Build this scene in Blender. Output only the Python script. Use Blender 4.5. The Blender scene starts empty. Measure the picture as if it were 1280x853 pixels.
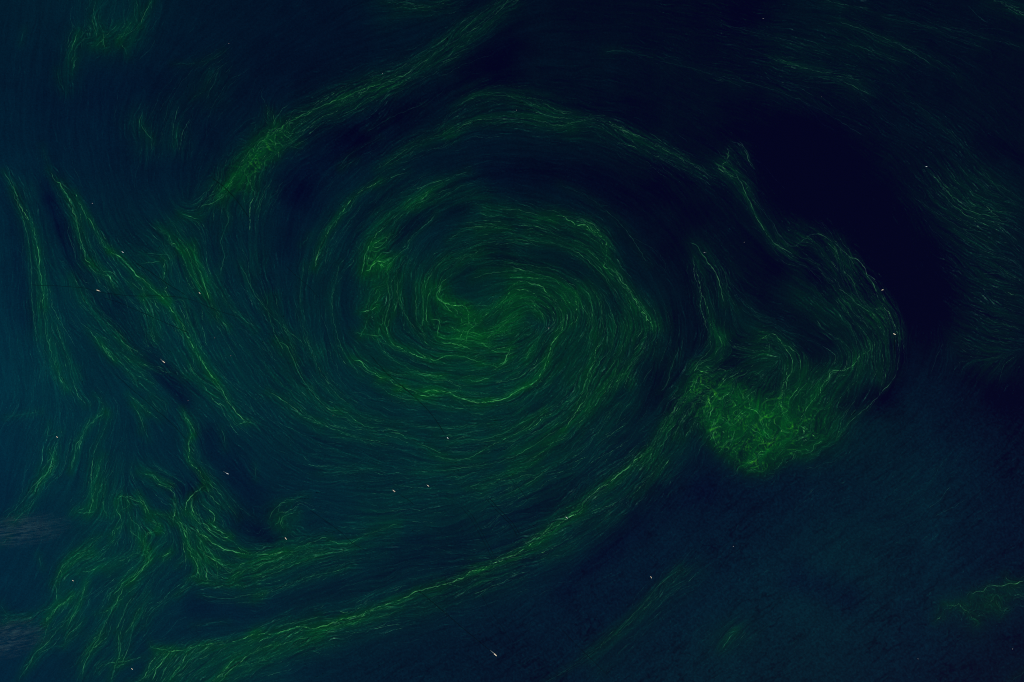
import bpy, bmesh, math
import numpy as np
from mathutils import Vector

# Satellite view straight down on a summer algae bloom swirling in the sea. 1 photo pixel = 40 m.
PX = 40.0
scene = bpy.context.scene
C = scene.collection

# ---- camera: 80 km up, looking straight down ------------------------------------------------------
cam_data = bpy.data.cameras.new('camera'); cam = bpy.data.objects.new('camera', cam_data); C.objects.link(cam)
cam.location = (0, 0, 80000); cam.rotation_euler = (0, 0, 0)
cam_data.sensor_width = 36; cam_data.lens = 36*80000/(1280*PX)
cam_data.clip_start = 10; cam_data.clip_end = 3.0e6
scene.camera = cam

# ---- sky and sun ----------------------------------------------------------------------------------
SUN_EL, SUN_AZ = math.radians(47), math.radians(152)      # late morning, from the south-south-east
world = bpy.data.worlds.new('World'); scene.world = world; world.use_nodes = True
wn_ = world.node_tree; wn_.nodes.clear()
sky = wn_.nodes.new('ShaderNodeTexSky'); sky.sky_type = 'NISHITA'; sky.sun_disc = False
sky.sun_elevation = SUN_EL; sky.sun_rotation = SUN_AZ
bg = wn_.nodes.new('ShaderNodeBackground'); bg.inputs['Strength'].default_value = .05
wo = wn_.nodes.new('ShaderNodeOutputWorld')
wn_.links.new(sky.outputs[0], bg.inputs[0]); wn_.links.new(bg.outputs[0], wo.inputs[0])
sun_d = bpy.data.lights.new('sun', 'SUN'); sun_d.energy = 3.35; sun_d.angle = math.radians(.53); sun_d.color = (1, .96, .90)
sun = bpy.data.objects.new('sun', sun_d); C.objects.link(sun)
dvec = Vector((math.sin(SUN_AZ)*math.cos(SUN_EL), math.cos(SUN_AZ)*math.cos(SUN_EL), math.sin(SUN_EL)))
sun.rotation_euler = dvec.to_track_quat('Z', 'Y').to_euler()
scene.view_settings.view_transform = 'Standard'; scene.view_settings.look = 'None'
scene.view_settings.exposure = 0; scene.view_settings.gamma = 1; scene.view_settings.use_curve_mapping = False
scene.render.film_transparent = False
scene.cycles.max_bounces = 4; scene.cycles.volume_bounces = 0; scene.cycles.use_denoising = False
scene.cycles.pixel_filter_type = 'BLACKMAN_HARRIS'; scene.cycles.filter_width = 1.0; scene.cycles.transparent_max_bounces = 16

# ---- what was read off the photograph, in its own 1280 x 853 pixel grid -------------------------
# Open-water colour (G, B) of the sea on a coarse lattice: 11 columns x 128 px, 8 rows x 122 px.
WATER = [
 [(30,45),(33,46),(22,39),(18,37),(20,37),(14,31),(12,29),(8,24),(18,32),(12,29),(15,31)],
 [(27,45),(23,44),(20,39),(17,37),(16,35),(18,35),(14,32),(12,28),(12,27),(14,31),(11,27)],
 [(32,50),(27,46),(24,44),(24,43),(24,41),(20,37),(14,33),(10,28),(5,23),(12,29),(19,33)],
 [(36,55),(32,49),(32,49),(30,46),(32,42),(34,39),(24,37),(18,34),(18,31),(2,25),(16,33)],
 [(44,61),(38,54),(34,51),(33,49),(36,46),(32,44),(25,39),(24,39),(28,35),(19,39),(8,31)],
 [(37,57),(37,53),(31,49),(31,49),(32,48),(27,45),(22,42),(18,39),(22,41),(28,45),(18,39)],
 [(37,55),(36,52),(31,49),(31,47),(27,45),(24,43),(21,41),(26,43),(32,45),(25,43),(18,39)],
 [(35,54),(35,51),(33,49),(32,47),(25,42),(22,40),(25,41),(30,43),(27,41),(21,40),(15,34)],
]
# soft clouds of algae: green amount, blur px, polyline     (negative amount = clear dark water)
SOFT = '''
4.5|20|128,0 128,35 150,45
6|10|97,45 93,70 88,95
3|16|100,60 130,60 160,40
5|16|180,0 170,40
8|60|200,330 280,440 400,540 560,590 720,560 800,480
4|70|60,320 60,450 110,600 170,720
4|50|350,700 560,690 680,620
2|70|560,300 650,330 680,430 560,450
4|40|150,380 250,480
3|40|420,200 560,130 720,130
3|36|300,240 340,300
5|32|400,780 560,740 700,680 800,600
2|30|860,340 940,380 1060,400
4|44|1180,250 1230,330 1220,430
4|10|120,30 115,50 132,62 160,50
4|12|80,95 85,110
9|16|172,152 185,178
7|14|215,140 225,180
6|18|250,110 270,95 265,120
9|9|640,5 590,45 545,75 500,98 460,115 420,135
10|12|470,108 420,130 380,150 345,172 320,195
7|22|335,172 310,210 280,240 255,262
10|7|330,195 310,215 285,240
8|14|300,230 330,240
5|16|310,270 320,330 330,370
7|14|225,280 240,330 260,380
10|10|212,290 235,320 250,350
8|8|182,370 192,400 190,420
7|12|30,240 48,320 55,400 72,460
7|8|75,230 95,280 107,330 120,340
9|6|110,330 128,340 142,352
6|8|90,350 120,395 150,430
8|4|98,250 140,315 200,370 238,428
8|12|500,12 540,10 560,5
5|14|470,0 480,25
8|10|560,165 590,150 650,150 720,160
9|11|600,120 640,122 680,135
8|10|720,158 770,168 820,188
8|10|560,170 520,182 490,208
8|8|790,175 840,195 880,215
9|9|935,190 915,210 930,230
9|8|905,200 930,240
9|5|935,240 950,280 975,310
6|22|480,250 440,290 410,330 400,380
6|10|430,255 405,290 395,330
14|14|540,238 500,265 470,300 460,330
12|16|480,330 465,370 470,410
9|26|500,350 520,400 560,420
9|20|600,290 680,285 740,300
11|12|545,250 590,245 620,262
9|22|540,360 570,400 640,410
9|20|640,370 680,370 715,390 715,420
9|20|620,400 650,430 600,440
7|12|640,350 680,355 715,380
12|12|560,330 600,310 600,330
9|8|552,362 560,378 590,392 590,415
12|12|640,335 700,352 740,370
8|24|560,450 620,455 680,440
10|14|455,445 500,475 540,490
10|14|550,475 620,480 660,470
10|8|500,485 560,490 620,502 660,490 690,455
10|12|690,275 740,295 762,330
12|7|765,335 790,368 815,405
10|18|760,420 800,420 815,405
10|18|790,400 750,440 740,480
8|22|745,470 710,530 660,570
6|30|600,520 680,530 740,480
9|7|880,315 872,355 885,395 902,420
6|20|890,320 910,360 930,400
12|10|898,420 895,450 870,480
9|14|900,430 930,440 970,438
10|10|868,475 850,500 830,530
12|10|872,478 848,515 835,545 810,575
13|9|812,570 780,595 740,622 700,652 665,683
8|14|850,560 800,610 740,650 680,690
11|10|690,660 650,695 600,716
8|12|640,715 560,745 480,775 380,805
9|8|600,712 540,738 470,762 400,785
9|14|400,790 330,805 260,825 220,853
14|20|330,825 280,835 240,853
8|7|325,794 280,808 230,812 195,815
26|16|905,495 920,510 935,520
34|18|900,525 920,550 945,560
26|17|935,515 975,545
17|14|935,575 955,575
8|12|980,560 1000,560
9|14|960,450 930,470 905,490
9|14|960,490 985,510
7|14|1010,500 1030,540
12|10|955,422 985,440 1005,462
10|16|1010,560 1030,550
14|10|1000,478 1030,470 1060,460 1080,440
10|18|1040,500 1060,470
9|12|1040,320 1060,345 1075,365
9|10|1085,345 1105,385 1118,415
12|18|1060,385 1100,400
8|15|1060,335 1098,380 1114,420 1102,460
6|16|1000,305 1040,320
13|20|905,520 985,530
8|16|985,500 1040,520
8|18|1010,370 1060,390
10|10|1090,395 1110,430 1100,465
8|14|1000,300 1040,310
9|12|975,318 1000,332
5|30|1010,280 980,250
5|28|1190,250 1240,270
7|30|1225,350 1250,380 1240,425
5|20|1200,240 1225,260
6|16|1215,430 1240,445
6|12|1240,3 1275,15
4|20|1050,35 1110,70
4|26|980,75 1060,100
5|10|1180,760 1240,750 1270,735
6|14|1240,760 1220,780
10|9|235,530 238,560 255,600
7|12|250,620 240,660 260,710
7|18|270,650 280,700
8|12|180,590 215,608
5|16|150,630 185,650 230,680
6|16|130,590 120,640
5|14|55,600 65,570
6|16|340,640 360,655
6|18|320,700 400,690 480,670
8|14|345,690 320,715 300,725
6|8|240,440 270,485 290,520
5|16|345,440 375,490 420,520
7|8|440,445 400,440
5|18|190,680 160,700 120,705
7|14|120,700 90,725 80,740
6|20|185,700 140,770 110,840
6|16|90,760 60,780
6|8|850,712 800,765 740,815
5|14|870,715 820,760 750,830
5|18|900,800 925,790
6|8|910,800 918,790
3|30|480,640 560,610
3|60|1080,560 1130,620 1080,680
7|8|640,598 610,612
4|24|390,450 400,500
-10|40|1010,200 1070,260 1115,325 1145,375
-6|24|1000,235 980,200 940,160
-6|16|820,230 880,270 930,315 960,340
-6|14|1240,180 1280,205
-4|16|950,5 920,20
6|20|560,68 470,108 400,135 340,175 290,225
4|22|1190,755 1270,740
3|30|700,150 820,200 880,240
-5|15|500,140 420,200 380,250 355,310
-6|16|640,62 560,102 490,150 410,190 360,240
-3|9|500,218 458,262 436,320 432,380 446,428
-5|15|600,92 700,112 800,150
-5|15|620,215 720,215 800,262 848,330 858,400
-5|14|835,400 838,460 800,530 740,598 640,655 500,692
-6|9|868,345 878,420 848,470
-7|13|900,350 960,385 1030,430
-5|7|60,250 90,320 130,385 180,445 230,500
-6|13|262,545 300,600 330,640
-3|10|240,760 320,762 400,742 500,712
-6|12|700,735 760,690 820,640 880,612
-5|7|1124,440 1118,480 1085,515
-5|10|330,350 345,410 380,460
-5|12|20,250 30,330 35,400
-7|9|140,370 175,420 215,470
-6|9|62,230 85,300 110,350
-8|6|495,300 535,268
-6|7|545,262 580,262
-5|10|600,322 640,330 590,335
-5|10|620,315 660,330 720,340
-6|8|690,385 678,378
-9|12|925,448 900,460 880,500
-9|10|920,430 960,425
-10|10|1000,440 1040,458 1055,455
-10|12|1020,345 1035,358
-9|14|1120,450 1110,490 1060,505
-9|9|925,472 975,482
-6|6|905,510 918,515
-9|10|250,600 240,612 225,612
-6|8|490,350 490,385 475,400
-5|14|505,395 520,410
-6|14|960,330 1000,320
-8|9|300,648 335,672
-6|9|205,470 235,500
-8|20|560,730 640,700
-5|16|800,450 850,520
-5|9|760,440 775,460
-9|8|790,640 820,610
-6|16|1000,725 1060,745
-5|18|1210,480 1260,500
'''
# algae threads: group|brightness|wiggle|satellite strands|spread px|polyline
THREADS = '''
_|.35|.6|8|9|120,0 117,15 116,28 120,40 121,52
_|.35|.6|4|5|128,38 130,55 131,62
nw_tuft|.4|.6|6|5|97,40 92,55 88,65 86,78
_|.4|.5|3|3|94,72 93,82 90,90
_|.35|.4|4|5|165,25 156,40 149,52
nw_tuft2|.55|.4|3|5|190,0 182,15 175,32
_|.35|.4|3|5|170,0 172,15
_|.3|.4|3|4|150,52 158,65 160,72
_|.3|.2|1|4|147,30 130,48 118,60
_|.28|.5|3|5|72,88 75,105 82,115
_|.3|.2|1|3|31,36 26,55
_|.35|.2|2|4|175,152 180,162 186,170 192,178
_|.35|.3|2|3|221,163 221,172 218,182
_|.28|.4|2|3|53,182 56,195 60,208
arc_thread|.32|.2|0|1|280,63 262,74 245,79 215,80
_|.25|.6|4|5|262,92 255,112 240,123
diag_band|.35|.5|34|15|640,-6 615,22 590,38 565,53 540,70 512,90 490,100 465,112
diag_band|.4|.5|8|4|595,18 575,30 558,48 545,55
diag_band|.55|.7|26|14|500,100 478,105 455,112 430,122 405,132 378,144 355,157 335,172 318,192
diag_band|.45|.5|6|4|470,105 450,117 425,124
diag_band|.5|1|34|19|355,157 340,170 325,178 312,192 300,205 290,228 275,240
tuft_line|.4|.6|10|8|250,263 254,257 262,255 272,250 280,245 286,236 292,228
tuft_line|.5|1|12|8|300,212 318,190 330,182 344,181
_|.6|1|4|4|343,198 350,190 346,198
tuft_line2|.5|.4|4|4|225,268 233,270 240,272 249,274
_|.35|.3|2|4|555,0 542,8 525,10 508,13
_|.35|.6|5|5|478,2 495,3 515,5 528,10
_|.4|.2|1|3|625,0 600,18 575,42
upper_arch|.42|.3|12|9|568,135 590,122 608,118 625,120 645,121
upper_arch|.45|.5|12|8|640,120 655,124 665,131 680,136 700,141 720,143
second_arch|.45|.4|22|9|560,167 570,163 590,152 612,149 640,148 665,149 690,155 712,158
second_arch|.4|.4|14|9|470,213 490,200 510,186 535,174 560,165
second_arch|.5|.8|16|8|700,160 712,156 730,150 745,147 758,151 770,157 782,164 795,170
second_arch|.45|.6|22|10|770,160 790,168 810,176 830,187 848,196 868,208 890,222
_|.35|.5|10|8|755,65 775,63 800,68 815,72
_|.3|.2|3|4|530,130 500,142 475,155 458,165
_|.38|.4|3|4|445,200 425,212
_|.35|.2|1|3|968,70 985,78 1005,85
_|.4|.3|6|5|960,72 980,79 1000,84 1030,92 1060,105 1090,120
_|.35|.3|5|5|1048,27 1080,38 1110,50 1140,65 1165,82
_|.38|.2|3|4|1030,0 1060,7 1088,11
_|.3|.3|6|8|1100,50 1140,60 1180,82 1200,100
_|.35|.3|4|4|1055,92 1075,103 1070,107
_|.3|.3|5|6|1060,55 1090,64 1130,80
ne_corner|.55|.8|10|5|1240,0 1252,2 1262,8 1272,14 1283,17
_|.3|.3|6|6|1165,30 1220,45 1280,60
_|.32|.3|10|12|1160,215 1172,226 1185,240 1200,258 1225,268 1250,272
_|.32|.3|8|10|1225,215 1240,228 1255,243 1280,262
_|.3|.3|10|12|1140,245 1165,262 1200,285 1240,305
hook_thread|.65|.5|3|3|912,186 910,196 907,203 901,208
hook_thread|.5|.7|10|6|912,176 925,183 932,193 938,205 944,215
hook_thread|.6|1|8|5|896,203 903,214 915,219 922,224
hook_thread|.6|.3|8|5|918,214 925,226 931,240 937,252 942,264 949,278 957,290 966,302 978,311 992,319
_|.3|.6|3|3|936,228 932,240
east_rim|.35|.3|12|7|965,275 975,295 992,307 1010,295 1022,293 1033,297 1042,306
east_rim|.55|.5|10|4|1042,306 1048,321 1053,328 1056,340 1062,347 1068,354 1070,362
east_rim|.45|.4|6|4|1042,301 1052,312 1062,322 1068,333
east_rim|.6|.5|8|4|1056,314 1063,322 1070,323 1077,329 1082,339 1087,349 1092,357 1097,370 1102,380
east_rim|.75|.4|8|4|1100,376 1105,385 1110,390 1115,400 1119,409 1123,420
east_rim|.4|.4|8|6|1062,347 1068,358 1074,372 1086,386 1094,398
east_rim|.4|.2|4|3|1123,420 1124,440 1122,460 1116,475 1108,484 1097,497 1083,510 1065,525 1045,550
inner_east|.4|.7|6|5|1020,330 1027,340 1035,350
inner_east|.4|.5|8|7|1045,360 1060,368 1075,382 1090,392
inner_fork|.5|.3|8|6|1020,400 1030,412 1042,421 1053,427 1059,437 1063,446 1069,450
inner_fork|.65|1|12|5|1086,427 1088,437 1080,442 1073,448 1066,456 1058,463 1045,464 1038,466 1035,474 1027,483 1024,494
inner_fork|.6|1|8|5|1024,484 1020,495 1010,507 1004,520 1000,530
inner_fork|.45|.5|3|2|1078,450 1074,462 1071,478
_|.3|.5|4|4|1098,460 1100,475 1106,482
left_strand|.7|.8|8|6|5,215 12,225 20,243 28,262 38,280 44,298 47,315 50,340 53,360 54,382
left_strand|.4|.6|10|12|54,382 56,405 60,428 66,447 72,462 83,487
left_strand|.35|.4|4|7|15,238 25,262 33,290 38,320 40,350 41,385 46,420
left_strand2|.45|.6|8|7|70,400 78,430 85,450 90,470 97,492 105,503 110,507
twin_strand|.6|1.2|20|6|62,214 66,222 77,233 86,247 92,262 97,282 101,297 104,312 108,325 115,332
twin_strand|.6|1.4|14|6|112,326 120,336 130,342 137,347 141,358 146,366
twin_strand|.3|.4|6|6|78,232 95,270 112,310 118,330
long_strand|.65|.8|4|2.5|93,240 98,250 107,268 117,283 125,297 132,308 137,314
long_strand|.95|.5|6|2|137,314 150,321 160,331 170,343 180,351 190,361 200,370 207,376
long_strand|.95|.7|6|2|207,376 213,385 220,395 226,405 231,417 238,428 246,442 254,455 262,468 270,477
long_strand|.6|.7|8|4|262,468 275,483 283,498 291,510 300,521 308,527
inner_strand|.55|.9|6|5|196,283 204,288 211,293 214,303 222,308 228,315
inner_strand|.5|.4|6|5|222,296 230,306 236,318 240,330 243,345 250,356 257,370
inner_strand|.7|.3|4|4|242,303 243,315 246,328 248,335 252,345 256,358 262,375 270,392 285,410
inner_strand|.4|.5|8|8|225,312 232,330 237,345 245,360 255,372
inner_strand|.45|.4|5|5|262,348 270,358 279,368 285,380 300,395 320,412
zig_thread|.6|1.2|4|3|203,325 206,328 206,338 204,348 208,358 206,363 210,372 212,374
_|.3|.3|3|6|180,317 200,318 215,319
_|.3|.3|3|4|172,330 190,328 203,326
_|.5|1.2|6|5|162,352 168,358 178,362 181,368
_|.45|.8|5|5|177,373 190,373 203,374
_|.45|.6|6|6|178,370 182,385 190,398 190,412 195,425
_|.35|.4|8|9|92,345 100,362 107,377 118,390 130,400 145,412 158,430 168,448
_|.35|.4|4|5|215,375 230,378 235,400 245,418
_|.35|.5|4|6|280,255 285,275 277,300 280,318 275,345
_|.3|.4|6|10|305,215 320,245 322,262
gyre_arc|.8|.2|2|2|475,225 465,232 450,240 437,252 427,266 416,281 408,293 401,307 396,322 393,336
gyre_arc|.35|.2|3|4|510,215 490,222 470,232
_|.35|.5|3|4|386,293 382,302 376,307
rim_green|.45|.6|20|9|585,214 560,225 536,238 525,248 510,259 492,272 478,285 466,300 457,318 452,345
rim_green|.5|.3|3|3|536,240 530,247 524,251
rim_green|.5|1|4|4|510,259 522,261 528,258
_|.5|.3|4|4|465,306 475,300 490,291 494,290
_|.5|.5|6|6|464,305 470,310 480,303 488,298
star_knot|.95|.8|6|6|456,340 465,333 472,327 475,321
star_knot|.95|.8|6|6|466,324 472,326 478,328 484,330
star_knot|.8|.9|5|6|472,328 477,332 482,334
_|.5|.3|3|4|483,329 492,321 500,320
_|.45|.2|3|5|508,306 515,296 525,287 535,279 545,268
column_strand|.4|.4|3|3|484,350 486,365 487,380 483,395 480,410
column_strand|.55|.3|4|3|499,347 497,357 497,368 498,372 496,380 493,392
column_strand|.6|.5|5|3|488,398 486,406 484,412 486,420 489,428 497,433 503,436
inner_loop|.65|.6|10|6|490,430 500,434 510,439 520,444 532,449 545,450 552,447 560,445 575,445 590,449 602,453
_|.5|.4|4|4|513,435 520,438 528,444 538,448
column_strand2|.45|.3|4|3|532,348 529,360 529,375 530,390 529,400 527,410 530,420 532,428 538,432
column_strand2|.5|.4|5|4|541,357 536,366 534,380 533,395 536,408
_|.35|.1|1|3|520,355 520,380 521,405
eye_cusp|.75|.4|5|4|552,355 549,362 546,368 548,374 553,378 560,386 567,392
eye_cusp|.85|1.2|10|5|548,372 556,377 563,379 571,381 578,381 584,387 587,392
eye_cusp|.55|1|10|8|584,387 586,398 584,410 577,418 573,428
eye_cusp|.5|.8|8|8|566,384 573,392 578,402 582,405
_|.55|.8|10|8|537,398 546,398 550,402 548,415 545,422
_|.5|.8|5|5|597,402 590,410 583,420 582,430
_|.55|.6|8|6|550,427 560,430 572,431 583,434 592,437
_|.5|.9|8|7|472,362 474,370 470,376 465,382
_|.6|.8|6|6|448,390 456,390 464,387 472,383
_|.5|.5|3|3|459,396 457,406 454,415 449,423
_|.45|.6|4|4|480,390 478,402 476,410
_|.4|.5|8|8|440,415 455,418 470,420 480,418
_|.5|.5|10|7|575,330 580,323 590,319 600,313
_|.4|.4|12|10|590,350 600,345 615,341 640,339
_|.4|.4|10|9|560,300 585,286 605,283 630,286
right_crown|.35|.7|6|5|600,285 618,283 636,286
right_crown|.45|1|8|4|648,268 652,272 660,274 670,276 680,272 688,275 694,279
right_crown|.9|1|4|3|694,269 700,270 706,270 711,276 716,280 720,283 726,281 732,282 736,285 740,289
right_crown|.75|1.2|12|5|736,285 742,290 746,293 752,297 757,303 759,312
right_crown|.6|1.2|5|3|758,308 758,318 759,326 756,333 762,337
right_crown|.6|.8|8|5|720,275 728,275 737,279 744,283 752,292
right_rope|.95|.9|22|4|759,332 764,338 771,344 777,352 784,360 790,369 795,378 799,386
right_rope|.75|.8|16|5|795,378 802,388 807,394 812,402 817,408
right_rope|.5|.8|6|5|818,409 808,411 798,416 790,424
_|.5|.3|4|6|722,304 730,309 737,313 744,321 752,330
_|.5|.3|6|7|636,333 650,337 665,340 680,345 692,349 703,358
_|.3|.3|8|12|660,290 700,300 740,325 770,365 790,400
core_arc|.65|.6|10|6|647,352 655,352 662,354 672,356 679,359 681,364 685,370
core_arc|.6|.6|18|9|683,366 690,373 695,381 700,386 704,390
core_arc|.75|.8|10|6|703,364 706,371 709,377 716,380
core_arc|.75|1.5|12|6|721,365 720,375 720,385 719,394 716,402 708,406
core_arc|.8|1.5|8|4|704,388 705,396 702,405 700,412 696,414
core_arc|.9|.6|5|3|699,418 695,422 691,430 688,436 686,444 683,452
core_arc|.45|.4|4|4|729,361 736,370 740,385 741,400
core_inner|.55|.8|24|12|643,379 652,378 660,380 667,386 674,392
core_inner|.5|.6|18|10|640,372 630,380 630,392
core_inner|.5|.6|20|10|605,418 620,412 632,404 642,395 650,388
_|.65|.8|10|7|620,416 630,414 640,416
_|.5|.8|10|8|600,428 612,432 625,436 640,435
_|.5|.5|3|3|640,430 637,438 634,445 630,452 622,458
_|.5|.6|5|4|664,435 660,445 656,452
bright_arc|.7|.6|8|5|440,449 450,452 460,462 468,466 475,472 482,474
bright_arc|.7|.5|8|4|478,472 488,475 494,481 500,483 508,486 518,489 526,492
bright_arc|.8|1|5|4|495,488 499,487 503,484
bright_arc|.85|.7|5|3|522,494 532,495 543,494
bright_arc|.95|.3|6|2.5|527,492 534,489 543,488 552,489 562,491 570,496 580,499 590,502 600,503 612,502
bright_arc|.9|.3|6|2.5|608,502 620,501 632,498 640,493 648,488 657,484 662,482
bright_arc|.75|1|14|5|660,483 668,478 673,472 678,464 681,458 683,452
_|.4|.3|8|8|470,480 485,491 498,497 512,500 530,502 550,507 575,511 600,511
_|.5|.3|4|4|482,464 500,468 520,469 545,470 557,469
_|.45|.4|4|4|585,473 590,477 600,476 615,472
_|.5|.4|3|3|600,453 612,456 622,459 630,454 638,447
_|.4|.5|3|3|700,452 693,462 686,475
outer_arc|.45|.3|10|8|345,426 358,432 365,445 372,462 380,477 390,490 400,502 412,512 425,514
outer_arc|.5|.3|8|6|335,490 350,498 367,510 378,519 390,525 405,530
outer_arc|.45|.6|12|8|420,513 433,516 443,526 455,532 468,538
outer_arc|.45|.5|6|5|485,540 497,542 506,546 515,549 528,556 542,562 555,568
lower_arc|.45|.3|6|4|540,569 560,574 578,574 590,571 602,564 612,558 628,550 650,540 665,530 682,514
lower_arc|.35|.3|4|4|560,554 580,550 600,550 620,545 640,536 662,524
_|.35|.3|3|3|545,545 560,544 570,544
_|.45|.2|2|3|655,533 663,527
_|.45|.2|2|3|671,519 680,514
gyre_tail|.55|.8|4|3|748,426 745,440 742,452 737,465 733,478 729,490 725,500 720,510
gyre_tail|.65|.6|5|3|734,490 732,500 726,508 720,516 714,525 705,537
gyre_tail|.45|.3|5|4|705,537 697,548 685,560 668,572 645,584 615,597 585,610
gyre_tail|.4|.6|10|8|757,482 750,490 745,500 735,512
_|.4|.4|12|12|775,440 768,470 750,500 725,530
_|.45|.8|8|5|805,428 797,440 790,452 785,460
_|.4|.8|6|5|772,468 782,468 788,475 787,484
_|.45|.8|4|3|756,483 764,474 773,468
fork_arm|.55|.5|4|3|862,302 870,307 877,316 884,327 892,338 898,350 902,365 905,380
fork_arm|.45|.9|12|8|866,318 868,340 874,360 880,374 884,386 888,400 894,413
fork_arm|.7|1|12|5|888,400 893,412 898,420 902,427
fork_arm|.3|.6|8|9|900,330 907,345 910,365 920,385
neck_knot|.75|1.2|14|4|897,416 901,423 902,430 898,436 895,443 892,448
neck_knot|.55|1|16|10|892,448 882,452 872,458 868,468
_|.4|.7|10|7|903,424 913,432 925,435 945,438 960,443
_|.35|.6|8|7|870,458 885,462 897,470 905,472
blade_band|.6|.9|22|10|868,470 866,480 862,490 853,503 847,512 841,520 835,533
blade_band|.7|.9|24|8|838,528 829,538 824,545 818,553 812,563 805,568
blade_band|.95|.7|24|7|808,566 799,572 790,579 781,588 772,594 762,603
blade_band|.7|.9|22|8|762,603 750,610 742,617 737,620 731,628 725,637 716,642
lower_sweep|1|.8|20|6|728,634 715,643 706,650 697,656 686,663 678,669 668,678 655,687 640,696
lower_sweep|.95|.8|16|5|644,694 630,699 615,706 602,712 590,714 580,721 565,727 550,732
lower_sweep|1|.5|12|4|552,731 535,736 520,739 508,747 495,751 480,757 462,763 448,770 430,774
lower_sweep|.95|.9|14|6|432,773 418,778 405,782 390,785 378,783 365,787 350,791 335,793 318,794
lower_sweep|.5|.5|14|9|500,762 480,770 455,774 440,780 420,782 395,795 370,800 345,808
lower_sweep2|.65|.9|10|4|320,792 310,796 295,802 280,806 262,806 245,807 230,812 215,813 205,812 192,810
hanging|.45|.4|10|9|262,808 240,822 225,838 210,853
hanging|.5|.5|12|9|215,815 200,826 190,838 175,850 160,853
hanging|.5|.5|12|10|320,800 305,812 293,823 283,835 272,847 262,853
hanging|.35|.4|14|16|400,795 360,812 320,830 290,853
patch_edge|.75|.9|5|3|926,463 918,468 912,471 906,477 900,483 894,492 888,498 882,508 877,513
patch_edge|.6|.6|6|5|877,513 872,518 868,528 860,540 855,548
patch_edge|.5|.7|8|6|900,487 890,503 885,517 880,530
patch_edge|.45|.5|5|4|926,463 938,464 948,468 958,478
patch_top|.55|.5|4|3|950,424 958,419 966,417 973,423 978,430 986,434 996,441 1001,447
patch_top|.45|.6|5|4|945,429 955,423 962,430 960,441 950,441
_|.5|.5|3|3|1001,447 1000,457 1000,465
_|.55|.6|3|3|1001,480 997,488 988,496 985,507
_|.55|1.4|8|6|986,456 985,470 983,480 980,490 975,503 977,512 983,520 988,528
_|.4|.2|0|2|919,469 922,480 927,493 934,500
_|.45|.8|6|5|895,520 890,535 892,548 898,560
bright_mesh|0.50|1.2|10|9|900,520 908,527 914,530 920,525 928,518 935,512
bright_mesh|0.43|1.2|10|9|948,505 950,515 952,527 957,540 962,547 970,550
bright_mesh|0.46|1.2|10|9|932,528 938,535 945,540 958,545
bright_mesh|0.43|1.0|8|6|918,545 915,552 912,560 905,568
bright_mesh|0.53|1.2|10|6|932,580 940,578 948,572 958,566
bright_mesh|0.46|1.2|8|6|928,582 935,588 942,585 950,590
bright_mesh|0.43|1.2|8|6|970,530 978,538 985,542 994,541
bright_mesh|0.40|1.2|6|6|974,558 980,562 968,572
_|.5|1|5|5|995,530 1005,537 1013,542 1022,546
_|.4|1.2|6|6|1005,560 1015,565 1020,556 1030,552
south_spur|.3|.3|8|4|850,712 840,718 830,727 818,738 805,755 795,765 785,776 770,791
south_spur|.28|.3|10|6|770,791 750,808 730,823 710,836 690,848 680,856
_|.3|.3|6|6|918,790 908,803 902,812
se_sprig|0.54|1.2|3|3|1213,745 1218,741 1226,740 1232,737 1237,733 1248,733 1262,730 1283,727
se_sprig|0.47|1.2|3|3|1180,755 1190,757 1200,756 1207,764 1214,770 1222,778
se_sprig|0.47|1.2|3|3|1168,778 1175,770 1178,771
se_sprig|0.41|1.2|3|3|1243,748 1252,762 1260,760 1250,770
se_sprig|0.41|1.2|2|3|1256,718 1262,727 1268,730
_|.3|1.2|3|3|1283,740 1272,748 1262,748
_|.3|1.2|4|4|1262,853 1272,845 1283,838
_|.4|.5|5|5|131,516 122,522 112,530 104,543 98,555 94,568 88,590
west_fork|.45|.5|8|9|137,520 130,537 122,555 117,572 114,600 115,625 110,645
west_fork|.4|.6|8|6|131,516 122,522 113,530 105,542 97,553 93,570 88,588
_|.35|.3|2|3|5,522 20,520 38,517 50,515
_|.4|.4|2|2|68,575 60,590 50,603 43,615
_|.35|.5|8|8|70,560 62,575 50,590
_|.35|.4|12|12|60,590 40,610 25,630 5,650
_|.35|.4|12|12|45,620 30,640 20,650
_|.35|.4|12|12|130,600 122,620 118,640 95,640
front_line|.45|.5|2|2|228,510 233,521 238,530 243,540 241,546
front_line|1|.7|6|2|241,544 236,552 236,562 236,572 239,579 246,586 250,591 255,599 257,606
front_line|.55|.5|14|9|257,600 270,612 285,632 298,648
_|.3|.3|10|12|256,590 275,605 300,635 320,650
fan|.85|.6|5|3|257,608 250,612 243,617 236,624 233,630 231,640 232,641
fan|.6|.8|6|4|232,641 240,642 238,648
fan|.65|.8|8|4|258,608 262,616 266,624 272,630 276,634
fan|.75|.8|10|5|241,620 240,632 242,642 248,650 256,657 265,664 272,668 280,672 288,671
fan|.65|1|8|4|252,627 256,633 262,638 268,645 268,652 266,655
fan|.7|.9|10|5|264,654 270,660 278,665 285,670
fan|.85|.9|10|5|242,660 252,668 260,673 268,680 275,683 285,688 295,690 305,693
fan|.8|.5|4|3|300,692 312,693 325,694 335,694 345,693 356,690
fan|.5|.6|6|4|290,675 297,682 305,690
fan|.7|1.4|14|7|222,650 226,658 231,664 232,675 234,685 240,693 244,702
fan|.7|1.3|14|8|250,672 252,685 258,695 268,701 278,705 290,706
fan|.65|1.2|12|8|240,695 246,705 248,715 252,726
fan|.7|.8|12|5|250,726 258,729 270,731 282,732 295,731 303,733
fan|.4|.5|26|26|255,680 270,700 290,720
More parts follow.
